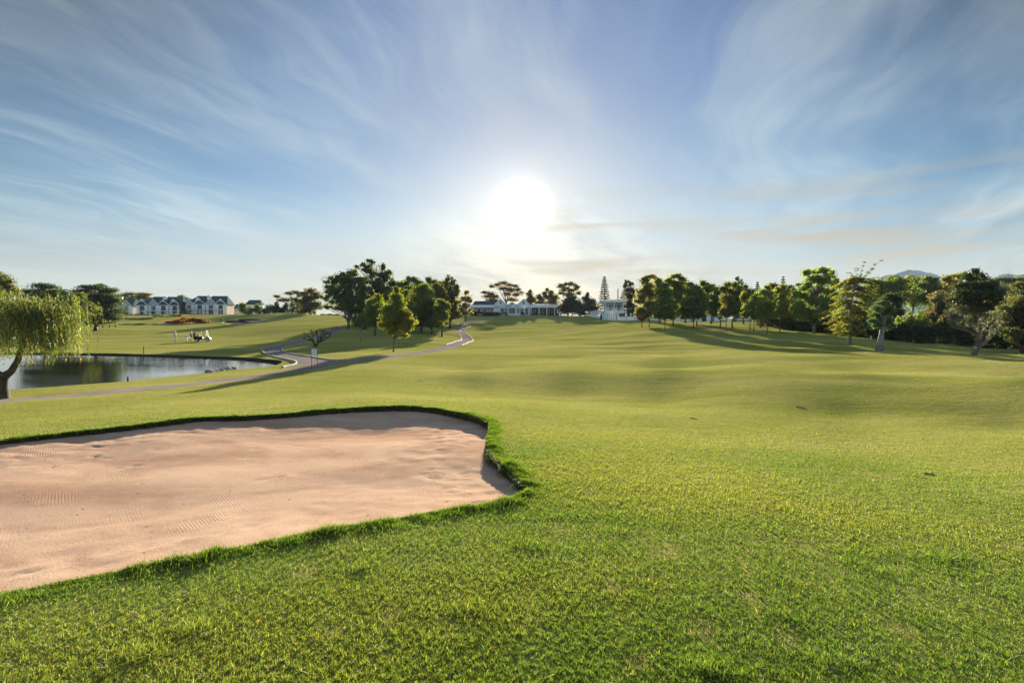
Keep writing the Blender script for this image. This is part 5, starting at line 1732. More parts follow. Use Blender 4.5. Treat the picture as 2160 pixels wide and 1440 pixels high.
def clubhouse():
    d, m = 235.0, 235.0 / F
    z = CAMZ - (664.5 - HY) * m
    root = empty('clubhouse', ((1090 - CX) * m, d, z), 0, 'long white clubhouse with two steep gables and a columned verandah', 'clubhouse')

    def U(p):
        return (p - 1090) * m

    def Z(p):
        return (664.5 - p) * m
    MB().box(U(993), U(1042), .3, 9, -2, Z(646)).build('wall', CREAM, root)
    MB().box(U(1042), U(1118), 0, 9, -2, Z(643.2)).box(U(1041), U(1048), -.5, .05, -.5, Z(644)).build('front_wall', WHITE, root)
    MB().box(U(988), U(1042.4), -1.2, 9.3, Z(648.6), Z(643.2)).build('fascia', WHITE, root)
    ro = MB()
    ro.add([(U(996), -.4, Z(643)), (U(1056), -.4, Z(643)), (U(1056), 9.4, Z(643)), (U(996), 9.4, Z(643)), (U(1000), 4.5, Z(633.8)), (U(1056), 4.5, Z(633.8))],
           [(0, 1, 5, 4), (1, 2, 5), (2, 3, 4, 5), (3, 0, 4), (0, 3, 2, 1)])
    ro.add([(U(1064), 1.2, Z(642.9)), (U(1153), 1.2, Z(642.9)), (U(1153), 9, Z(642.9)), (U(1064), 9, Z(642.9)), (U(1066), 5, Z(640.2)), (U(1151), 5, Z(640.2))],
           [(0, 1, 5, 4), (1, 2, 5), (2, 3, 4, 5), (3, 0, 4), (0, 3, 2, 1)])
    ro.build('roof', ROOFD, root)
    for gx, hw, ap, y0 in ((1056, 14.5, 630.2, -1.2), (1104.5, 14.5, 630.4, -1.2), (1080, 9.0, 637, -2.6)):
        small = hw < 10
        g_ = MB().prism([(U(gx - hw * .9), Z(643.4)), (U(gx + hw * .9), Z(643.4)), (U(gx), Z(ap + 1.4))], y0 + .15, y0 + .4)
        go = g_.build('gable', WHITE if not small else mat('grey_render', (.30, .33, .37), .8), root)
        r_ = MB()
        for s_ in (-1, 1):
            r_.slab([(U(gx), y0, Z(ap)), (U(gx + s_ * hw), y0, Z(643.6)), (U(gx + s_ * hw), 6, Z(643.6)), (U(gx), 6, Z(ap))][::s_], .10)
        r_.build('gable_roof', ROOFD, go)
        b = MB()
        for s_ in (-1, 1):
            b.slab([(U(gx), y0 - .06, Z(ap - .5)), (U(gx), y0 - .06, Z(ap + 1.5)), (U(gx + s_ * hw), y0 - .06, Z(645.4)), (U(gx + s_ * hw), y0 - .06, Z(643))][::s_], .16)
        if not small:
            for s_ in (-1, 1):
                b.bar((U(gx + s_ * hw * .62), y0 + .08, Z(643.4)), (U(gx + s_ * hw * .18), y0 + .08, Z(635.2)), .18)
                b.bar((U(gx + s_ * hw * .40), y0 + .08, Z(643.4)), (U(gx + s_ * hw * .40), y0 + .08, Z(638.8)), .14)
        b.box(U(gx - hw), U(gx + hw), y0 - .02, y0 + .14, Z(645.4), Z(643.2))
        b.build('bargeboard', WHITE, go)
        if not small:
            window(root, U(gx), Z(642.4), Z(635.8), .85, y0 + .13, 0, 1)
    MB().box(U(1071), U(1072.2), -2.6, -2.35, -1, Z(645.4)).build('post', WHITE, root)
    MB().box(U(1088), U(1089.2), -2.6, -2.35, -1, Z(645.4)).build('post', WHITE, root)
    MB().box(U(1072), U(1096), -3.4, -.1, -1.2, Z(661.6)).build('deck', WHITE, root)
    for x, w, mu in ((1060, 9, 3), (1068, 5, 1), (1080, 14, 4), (1093, 6, 2), (1101, 8, 3), (1111, 7, 2)):
        window(root, U(x), .15, Z(650.2), w * m, -.02, mu, 1, 'glass_door')
    # verandah
    MB().box(U(1117.5), U(1187.5), -2.6, 6, Z(645.2), Z(643.6)).box(U(1117), U(1187.8), -2.75, -2.5, Z(649.2), Z(643.2)).box(U(1187.2), U(1187.9), -2.5, 6, Z(649.2), Z(643.2)).build('verandah_roof', WHITE, root)
    for x in (1120, 1136.2, 1152.5, 1169, 1185.8):
        MB().box(U(x - .8), U(x + .8), -2.7, -2.4, -1.5, Z(649.2)).build('column', WHITE, root)
    MB().box(U(1180), U(1181.4), 4.6, 4.9, -1.5, Z(645)).build('column', WHITE, root)
    MB().box(U(1118), U(1178), 5.2, 5.4, -1.5, Z(645.2)).build('back_wall', mat('brown_wall', (.22, .15, .12), .85), root)
    for x, w in ((1129, 8), (1145, 10), (1160, 10), (1172, 8)):
        window(root, U(x), .6, Z(651), w * m, 5.18, 1, 0)
    for x in (1010, 1022):
        window(root, U(x), 1.2, 2.6, 1.3, .28, 1, 0)


def patio_umbrella(px, d, halfpx, top, low, label):
    b = onground(px, d)
    m = d / F
    b.z = CAMZ - (664 - HY) * m
    root = empty('patio_umbrella', b, 0, label, 'umbrella', 'white umbrellas before the clubhouse')
    zt, zl = CAMZ - (top - HY) * m - b.z, CAMZ - (low - HY) * m - b.z
    MB().cone((0, 0, zl), halfpx * m, zt - zl, 8).build('canopy', mat('white_canvas', (.80, .80, .78), .8), root)
    MB().tube([(0, 0, -.5), (0, 0, zt - .05)], [.035, .03], 8).build('pole', DARKW, root)


def pavilion():
    d = 192.0
    m = d / F
    x = (1297 - CX) * m
    b = Vector((x, d, gz(x, d)))
    root = empty('pavilion', b, 0, 'white flat roofed pavilion with slim columns behind the white pillars', 'pavilion')

    def U(p):
        return (p - 1297) * m

    def Z(p):
        return CAMZ - (p - HY) * m - b.z
    MB().box(U(1275.5), U(1323), -.4, 11.4, Z(637), Z(632.2)).build('roof', WHITE, root)
    MB().box(U(1277), U(1321), -.1, 11, Z(660.5), Z(655)).build('plinth', WHITE, root)
    MB().box(U(1278), U(1320), .3, 10.8, -2, Z(660.5)).build('basement_wall', mat('brown_wall', (.22, .15, .12), .85), root)
    MB().box(U(1286), U(1320), 3.2, 10.8, Z(655), Z(637)).build('wall', mat('grey_render', (.30, .33, .37), .8), root)
    for p in (1278.3, 1296.8, 1314.6):
        MB().box(U(p - .7), U(p + .7), .1, .34, Z(655), Z(637)).build('column', WHITE, root)
    for y in (4.0, 7.6):
        MB().box(U(1277.6), U(1279.0), y, y + .24, Z(655), Z(637)).build('column', WHITE, root)
    for p, w in ((1291, 6), (1301, 6), (1309, 8)):
        window(root, U(p), Z(654.4), Z(641), w * m, 3.18, 1, 0, 'glass_door')
    r_ = MB().box(U(1277.5), U(1315.5), .0, .06, Z(649.4), Z(648.9))
    for k in range(40):
        xx = U(1278) + (U(1315) - U(1278)) * k / 39
        r_.box(xx - .02, xx + .02, .01, .05, Z(655), Z(649.4))
    r_.build('railing', WHITE, root)


def pillar_row(label, posts, rail=True, plinth=.35, name='pillar_fence', cat='fence'):
    """posts: (column, depth, top row, width in pixels)"""
    b = onground(posts[0][0], posts[0][1])
    root = empty(name, b, 0, label, cat)
    tops = []
    for px, d, tp, w in posts:
        p = onground(px, d) - b
        h = CAMZ - (tp - HY) / F * d - b.z
        hw = w / 2 * d / F
        MB().box(p.x - hw, p.x + hw, p.y - hw, p.y + hw, p.z - .5, h).box(p.x - hw - .06, p.x + hw + .06, p.y - hw - .06, p.y + hw + .06, h, h + .12).build('pillar', WHITE, root)
        tops.append((p, h, hw))
    for (p, h, hw), (q, h2, hw2) in zip(tops, tops[1:]):
        w_ = MB()
        a, c = Vector((p.x, p.y, p.z + plinth / 2 - .2)), Vector((q.x, q.y, q.z + plinth / 2 - .2))
        w_.bar(a, c, .22, plinth + .4)
        w_.build('low_wall', WHITE, root)
        if rail:
            r_ = MB()
            for f in (.35, .62, .88):
                r_.bar((p.x, p.y, p.z + (h - p.z) * f), (q.x, q.y, q.z + (h2 - q.z) * f), .05)
            for k in range(1, 8):
                t = k / 8
                s_ = p.lerp(q, t)
                r_.bar((s_.x, s_.y, s_.z + plinth), (s_.x, s_.y, s_.z + (p.lerp(q, t).z - s_.z) + ((h - p.z) * (1 - t) + (h2 - q.z) * t) * .88), .03)
            r_.build('rail', WHITE, root)
    return root


def garden_wall():
    d = 160.0
    m = d / F
    x = (1440 - CX) * m
    b = Vector((x, d, gz(x, d)))
    root = empty('garden_wall', b, 0, 'long white garden wall with dark gates behind the tree trunks', 'wall')

    def U(p):
        return (p - 1440) * m

    def Z(p):
        return CAMZ - (p - HY) * m - b.z
    w_ = MB()
    for x0, x1, top in ((1372, 1396, 669.5), (1421, 1459, 669.0), (1464, 1480, 669.2), (1490, 1503, 669.4), (1506, 1518, 669.4), (1532, 1542, 672)):
        w_.box(U(x0), U(x1), 0, .3, -1.5, Z(top))
    w_.build('wall', WHITE, root)
    for x, top in ((1372, 668.5), (1395, 668.5), (1422, 661), (1436, 664), (1446, 661), (1458.5, 664), (1464, 666), (1479, 664), (1491, 664.5), (1517, 667)):
        MB().box(U(x - 1.0), U(x + 1.0), -.06, .36, -1.5, Z(top)).build('pier', WHITE, root)
    MB().box(U(1480.2), U(1490), .06, .2, -1, Z(664.5)).build('gate', mat('dark_green_gate', (.03, .045, .04), .6), root)
    MB().box(U(1503), U(1506), .06, .2, -1, Z(669.8)).build('gate', mat('dark_green_gate', (.03, .045, .04), .6), root)
    r_ = MB()
    for z in (667.4, 664.6):
        r_.box(U(1423), U(1458), .12, .18, Z(z) - .03, Z(z) + .03)
    for k in range(36):
        xx = U(1423) + (U(1458) - U(1423)) * k / 35
        r_.box(xx - .015, xx + .015, .13, .17, Z(669), Z(664.6))
    r_.build('railing', STEEL, root)
    # long low outbuilding behind
    d2 = 182.0
    b2 = onground(1450, d2)
    root = empty('outbuilding', b2, 0, 'low white outbuilding with dark openings behind the garden wall', 'building')
    m2 = d2 / F

    def U2(p):
        return (p - 1450) * m2

    def Z2(p):
        return CAMZ - (p - HY) * m2 - b2.z
    MB().box(U2(1415), U2(1530), 0, 6, -1.5, Z2(661)).build('wall', WHITE, root)
    MB().add([(U2(1413), -.4, Z2(661)), (U2(1532), -.4, Z2(661)), (U2(1532), 6.4, Z2(661)), (U2(1413), 6.4, Z2(661)), (U2(1416), 3, Z2(652)), (U2(1529), 3, Z2(652))],
             [(0, 1, 5, 4), (1, 2, 5), (2, 3, 4, 5), (3, 0, 4), (0, 3, 2, 1)]).build('roof', ROOFD, root)
    for p in (1430, 1442, 1454, 1472, 1488, 1506, 1520):
        window(root, U2(p), .2, 2.2, 1.5, -.02, 1, 0)


# ------------------------------------------------------------------ vehicles, people, small things
def wheel(parent, x, y, z, r, w):
    s_ = 1 if y > 0 else -1
    t = MB().disc((x, y, z), r, w, 'y', 18).build('wheel', RUBBER, parent)
    MB().disc((x, y + s_ * (w / 2 + .004), z), r * .58, .03, 'y', 12).build('rim', mat('wheel_rim', (.62, .62, .60), .35, .5), t)


def golf_cart(loc, rz, body_m, label, group=None, bags=True):
    root = empty('golf_cart', loc, rz, label, 'golf cart', group)
    # chassis tub with rear body and front cowl; x forward
    b = MB()
    b.prism([(-1.18, .30), (-1.18, .80), (-1.05, .88), (-.62, .86), (-.58, .74), (-.02, .72), (.06, .50), (.46, .48), (.50, .30)], -.58, .58)
    b.build('body', body_m, root, bevel=.03)
    MB().prism([(.45, .30), (.48, .62), (.62, .88), (.80, .86), (1.10, .62), (1.18, .42), (1.14, .30)], -.55, .55).build('front_cowl', mat('cream_cowl', (.17, .15, .10), .5, .3), root, bevel=.04)
    for s_ in (-1, 1):
        MB().prism([(.56, .42), (.60, .56), (.72, .62), (.88, .60), (.98, .48), (.98, .42)], s_ * .60 - .03, s_ * .60 + .03).build('mudguard', mat('white_mudguard', (.28, .29, .32), .5, .3), root)
        MB().prism([(-1.08, .34), (-1.02, .54), (-.82, .64), (-.62, .60), (-.46, .34)], s_ * .61 - .03, s_ * .61 + .03).build('mudguard', body_m, root)
        MB().disc((1.12, s_ * .36, .56), .07, .06, 'x', 10).build('headlight', GLASS, root)
    st = mat('seat_vinyl', (.03, .03, .035), .9, .05)
    MB().box(-.62, -.02, -.54, .54, .745, .87).build('seat', st, root, bevel=.03)
    MB().prism([(-.68, .87), (-.56, .87), (-.66, 1.28), (-.76, 1.26)], -.54, .54).build('backrest', st, root)
    MB().box(-1.02, .62, -.60, .60, 1.74, 1.81).box(-.9, .5, -.5, .5, 1.81, 1.84).build('roof', mat('grey_roof', (.13, .14, .17), .7, .1), root, bevel=.02)
    for s_ in (-1, 1):
        MB().bar((-.92, s_ * .55, .72), (-.92, s_ * .55, 1.745), .05).build('post', BLACK, root)
        MB().bar((.74, s_ * .53, .84), (.56, s_ * .53, 1.745), .045).build('post', BLACK, root)
        MB().bar((-.30, s_ * .57, .74), (-.42, s_ * .57, 1.745), .04).build('post', BLACK, root)
    gl = bpy.data.materials.get('clear_screen')
    if gl is None:
        gl = bpy.data.materials.new('clear_screen')
        gl.use_nodes = True
        t = NT(gl.node_tree)
        t.t.nodes.clear()
        tr_ = t.n('ShaderNodeBsdfTransparent')
        tr_.inputs[0].default_value = (.88, .90, .86, 1)
        gs = t.n('ShaderNodeBsdfGlossy', i_Roughness=.05)
        mx = t.n('ShaderNodeMixShader', i_0=.05)
        t.l(tr_.outputs[0], mx.inputs[1])
        t.l(gs.outputs[0], mx.inputs[2])
        o_ = t.n('ShaderNodeOutputMaterial')
        t.l(mx.outputs[0], o_.inputs[0])
    MB().slab([(.74, -.50, .87), (.74, .50, .87), (.565, .50, 1.72), (.565, -.50, 1.72)], .012).build('windscreen', gl, root)
    MB().tube([(.60, .25, .80), (.38, .25, 1.06)], [.02, .02], 6).disc((.37, .25, 1.07), .17, .03, 'x', 14).build('steering_wheel', BLACK, root)
    for x in (-.78, .80):
        for y in (-.52, .52):
            wheel(root, x, y, .22, .22, .18)
    if bags:
        MB().box(-1.32, -1.10, -.52, .52, .46, .52).bar((-1.12, -.5, 1.0), (-1.12, .5, 1.0), .04).build('bag_rack', BLACK, root)
        M = root.matrix_basis
        for y, c in ((-.26, (.02, .02, .03)), (.26, (.05, .02, .025))):
            p = Matrix.Translation(Vector(loc)) @ Matrix.Rotation(rz, 4, 'Z') @ Vector((-1.24, y, .52))
            g_ = empty('golf_bag', p, rz, ('black' if y < 0 else 'dark maroon') + ' golf bag standing in the rack of the dark golf cart', 'golf bag', 'golf bags on the cart')
            MB().tube([(0, 0, 0), (-.02, 0, .45), (-.03, 0, .88)], [.13, .14, .15], 12).build('bag', mat('bag_%d' % (y > 0), c, .7), g_)
            cl = MB()
            for k in range(7):
                a = k * .9
                q = Vector((-.03 + .08 * math.cos(a), .08 * math.sin(a), .8))
                e = q + Vector((-.02, 0, .36 + .03 * (k % 3)))
                cl.bar(q, e, .018).bar(e, e + Vector((.05, .04, .03)), .04)
            cl.build('club', STEEL, g_)
    return root


def car(loc, rz, paint, label, group='parked cars'):
    root = empty('parked_car', loc, rz, label, 'car', group)
    side = [(-2.1, .35), (-2.12, .75), (-1.95, .92), (-1.0, .95), (-.55, .95), (.95, .93), (1.75, .82), (2.05, .66), (2.1, .35)]
    MB().prism(side, -.86, .86).build('body', paint, root, bevel=.06)
    cab = [(-1.75, .93), (-1.35, 1.40), (-.2, 1.46), (.35, 1.40), (1.05, .93)]
    MB().prism(cab, -.72, .72).build('window', GLASS, root, bevel=.05)
    MB().prism([(-1.38, 1.40), (-.2, 1.462), (.38, 1.40), (-.2, 1.50), (-1.3, 1.45)], -.70, .70).build('roof', paint, root)
    for x in (-1.28, 1.30):
        for y in (-.80, .80):
            wheel(root, x, y, .31, .31, .2)
    for y in (-.6, .6):
        MB().box(2.0, 2.09, y - .16, y + .16, .60, .72).build('headlight', mat('lamp_lens', (.7, .7, .68), .2, .5), root)
    return root


def skin_mesh(name, joints, edges, material, parent, root_i=0, sub=1):
    me = bpy.data.meshes.new(name)
    me.from_pydata([j[0] for j in joints], edges, [])
    o = bpy.data.objects.new(name, me)
    COL.objects.link(o)
    o.parent = parent
    me.materials.append(material)
    bm = bmesh.new()
    bm.from_mesh(me)
    lay = bm.verts.layers.skin.verify()
    bm.verts.ensure_lookup_table()
    for i, j in enumerate(joints):
        r = j[1] if isinstance(j[1], tuple) else (j[1], j[1])
        bm.verts[i][lay].radius = r
        bm.verts[i][lay].use_root = (i == root_i)
    bm.to_mesh(me)
    bm.free()
    md = o.modifiers.new('skin', 'SKIN')
    md.use_smooth_shade = True
    s_ = o.modifiers.new('smooth', 'SUBSURF')
    s_.levels = sub
    s_.render_levels = sub
    return o


SKIN = mat('skin', (.42, .25, .18), .6, .3, var=.05)


def person(loc, rz, label, J, shirt, legs_m, cap_m, shorts=False):
    """J: joint positions (x forward, y to the body's left, z up)"""
    root = empty('person', loc, rz, label, 'person')
    V = {k: Vector(v) for k, v in J.items()}
    order = ['pelvis', 'waist', 'chest', 'neck', 'chin', 'head', 'top', 'shL', 'elL', 'wrL', 'shR', 'elR', 'wrR', 'hipL', 'knL', 'anL', 'toL', 'hipR', 'knR', 'anR', 'toR']
    rad = dict(pelvis=(.15, .11), waist=(.135, .10), chest=(.165, .115), neck=.055, chin=.07, head=.095, top=.06, shL=.06, elL=.042, wrL=.03, shR=.06, elR=.042, wrR=.03,
               hipL=.085, knL=.058, anL=.04, toL=.035, hipR=.085, knR=.058, anR=.04, toR=.035)
    ed = [('pelvis', 'waist'), ('waist', 'chest'), ('chest', 'neck'), ('neck', 'chin'), ('chin', 'head'), ('head', 'top'), ('chest', 'shL'), ('shL', 'elL'), ('elL', 'wrL'), ('chest', 'shR'), ('shR', 'elR'), ('elR', 'wrR'),
          ('pelvis', 'hipL'), ('hipL', 'knL'), ('knL', 'anL'), ('anL', 'toL'), ('pelvis', 'hipR'), ('hipR', 'knR'), ('knR', 'anR'), ('anR', 'toR')]
    joints = [(tuple(V[k]), rad[k]) for k in order]
    edges = [(order.index(a), order.index(b)) for a, b in ed]
    # nose, ears; palm with four fingers and a thumb on each hand
    hd, tp = V['head'], V['top']
    fwd = (V['nose'] - hd).normalized()
    joints.append((tuple(hd + fwd * .115 - (tp - hd).normalized() * .02), .016))
    edges.append((order.index('head'), len(joints) - 1))
    for s_ in ('L', 'R'):
        w_, e_ = V['wr' + s_], V['el' + s_]
        dr = (w_ - e_).normalized()
        sd_ = dr.cross(Vector((0, 1, 0)))
        sd_ = Vector((1, 0, 0)) if sd_.length < .2 else sd_.normalized()
        palm = w_ + dr * .07
        joints.append((tuple(palm), (.040, .018)))
        pi = len(joints) - 1
        edges.append((order.index('wr' + s_), pi))
        for k in range(4):
            o_ = sd_ * (.030 - .020 * k)
            l_ = (.062, .075, .080, .068)[3 - k]
            joints.append((tuple(palm + o_ + dr * l_ * .6), .009))
            joints.append((tuple(palm + o_ * 1.05 + dr * l_ + Vector((0, .012 if s_ == 'R' else -.012, 0))), .008))
            edges += [(pi, len(joints) - 2), (len(joints) - 2, len(joints) - 1)]
        joints.append((tuple(palm - dr * .03 + sd_ * .05), .010))
        joints.append((tuple(palm + dr * .015 + sd_ * .065), .008))
        edges += [(pi, len(joints) - 2), (len(joints) - 2, len(joints) - 1)]
    skin_mesh('body', joints, edges, SKIN, root)

    def wear(name, keys, eds, m_, grow, ends={}):
        js = [(tuple(ends.get(k, V[k])), tuple(v + grow for v in (rad[k] if isinstance(rad[k], tuple) else (rad[k], rad[k])))) for k in keys]
        return skin_mesh(name, js, [(keys.index(a), keys.index(b)) for a, b in eds], m_, root)
    wear('shirt', ['pelvis', 'waist', 'chest', 'shL', 'elL', 'shR', 'elR'], [('pelvis', 'waist'), ('waist', 'chest'), ('chest', 'shL'), ('shL', 'elL'), ('chest', 'shR'), ('shR', 'elR')], shirt, .022,
         {'elL': V['shL'].lerp(V['elL'], .75), 'elR': V['shR'].lerp(V['elR'], .75)})
    if shorts:
        wear('shorts', ['pelvis', 'hipL', 'knL', 'hipR', 'knR'], [('pelvis', 'hipL'), ('hipL', 'knL'), ('pelvis', 'hipR'), ('hipR', 'knR')], legs_m, .026,
             {'knL': V['hipL'].lerp(V['knL'], .85), 'knR': V['hipR'].lerp(V['knR'], .85)})
    else:
        wear('trousers', ['pelvis', 'hipL', 'knL', 'anL', 'hipR', 'knR', 'anR'], [('pelvis', 'hipL'), ('hipL', 'knL'), ('knL', 'anL'), ('pelvis', 'hipR'), ('hipR', 'knR'), ('knR', 'anR')], legs_m, .024)
    for s_ in ('L', 'R'):
        a, t = V['an' + s_], V['to' + s_]
        d_ = (t - a)
        d_.z = 0
        d_.normalize()
        MB().tube([tuple(Vector((a.x, a.y, .05)) - d_ * .07), tuple(Vector((a.x, a.y, .055)) + d_ * .06), tuple(Vector((a.x, a.y, .035)) + d_ * .19)], [.05, .052, .032], 8).build('shoe', BLACK, root, smooth=True)
    up = (tp - hd).normalized()
    c = hd + up * .055
    cap = MB()
    rings = 5
    sdv = up.cross(fwd).normalized()
    f2 = sdv.cross(up).normalized()
    vs, fs = [], []
    for i in range(rings):
        a = i / (rings - 1) * math.pi / 2 * .97
        for k in range(12):
            b_ = k / 12 * 6.283
            vs.append(tuple(c + (f2 * math.cos(b_) * 1.12 + sdv * math.sin(b_)) * (.108 * math.cos(a)) + up * .085 * math.sin(a)))
    for i in range(rings - 1):
        for k in range(12):
            fs.append((i * 12 + k, i * 12 + (k + 1) % 12, (i + 1) * 12 + (k + 1) % 12, (i + 1) * 12 + k))
    cap.add(vs, fs)
    cap.slab([tuple(c + f2 * .09 + sdv * .085), tuple(c + f2 * .20 + sdv * .05 - up * .015), tuple(c + f2 * .20 - sdv * .05 - up * .015), tuple(c + f2 * .09 - sdv * .085)], .012)
    cap.build('cap', cap_m, root, smooth=True)
    return root


STAND = dict(pelvis=(0, 0, .95), waist=(.01, 0, 1.10), chest=(.0, 0, 1.34), neck=(.01, 0, 1.50), chin=(.03, 0, 1.56), head=(.035, 0, 1.64), top=(.03, 0, 1.74), nose=(.16, 0, 1.60),
             shL=(0, .19, 1.42), elL=(.02, .23, 1.13), wrL=(.16, .16, .93), shR=(0, -.19, 1.42), elR=(.02, -.23, 1.13), wrR=(.18, -.12, .95),
             hipL=(0, .10, .90), knL=(.03, .11, .50), anL=(0, .12, .09), toL=(.14, .13, .05), hipR=(0, -.10, .90), knR=(.05, -.11, .50), anR=(.03, -.12, .09), toR=(.17, -.13, .05))
BEND = dict(pelvis=(-.08, 0, .90), waist=(.06, 0, 1.00), chest=(.30, 0, 1.08), neck=(.45, 0, 1.08), chin=(.52, 0, 1.05), head=(.58, 0, 1.04), top=(.68, 0, 1.06), nose=(.58, 0, .92),
            shL=(.36, .18, 1.04), elL=(.42, .2, .80), wrL=(.52, .12, .58), shR=(.36, -.18, 1.04), elR=(.40, -.2, .78), wrR=(.50, -.10, .56),
            hipL=(-.06, .10, .86), knL=(.03, .12, .48), anL=(-.02, .13, .09), toL=(.13, .14, .05), hipR=(-.06, -.10, .86), knR=(.05, -.12, .48), anR=(.02, -.13, .09), toR=(.17, -.14, .05))


def build_people():
    wsh, wtr = mat('white_shirt', (.60, .64, .74), .8, .1), mat('white_trousers', (.66, .68, .74), .8, .1)
    a = onground(369, 96)
    person(a, R(-20), 'person in white shirt and trousers standing apart with head bowed', STAND, wsh, wtr, mat('white_cap', (.7, .7, .7), .8))
    b = onground(393.5, 94.5)
    person(b, R(8), 'person in white trousers bending forward near the golf cart', BEND, mat('pale_blue_shirt', (.42, .48, .58), .8), wtr, mat('dark_cap', (.03, .03, .035), .8))
    c = onground(403, 96.5)
    J = dict(STAND)
    J.update(elR=(.10, -.24, 1.18), wrR=(.30, -.18, 1.30), elL=(.10, .22, 1.15), wrL=(.28, .14, 1.05))
    person(c, R(15), 'person in maroon shirt and dark shorts beside the golf cart', J, mat('maroon_shirt', (.13, .012, .05), .8, .1), mat('dark_shorts', (.02, .018, .02), .8), mat('pale_cap', (.55, .42, .38), .8), shorts=True)


def lathe_rock(loc, r, g, label):
    bm = bmesh.new()
    bmesh.ops.create_icosphere(bm, subdivisions=3, radius=r)
    o_ = Vector(g.normal(0, 5, 3))
    for v in bm.verts:
        n_ = noise.noise(v.co * (1.6 / r) * .7 + o_) * .45 + noise.noise(v.co * (4 / r) * .7 + o_) * .15
        v.co *= 1 + n_
        v.co.z *= .62
    me = bpy.data.meshes.new('rock')
    bm.to_mesh(me)
    bm.free()
    o = link_mesh('rock', me, mat('rock', (.20, .19, .18), .9, .2, var=.4, scale=4, bump=.8), smooth=True)
    o.location = loc
    tag(o, label, 'rock', 'rocks at the near edge of the pond')


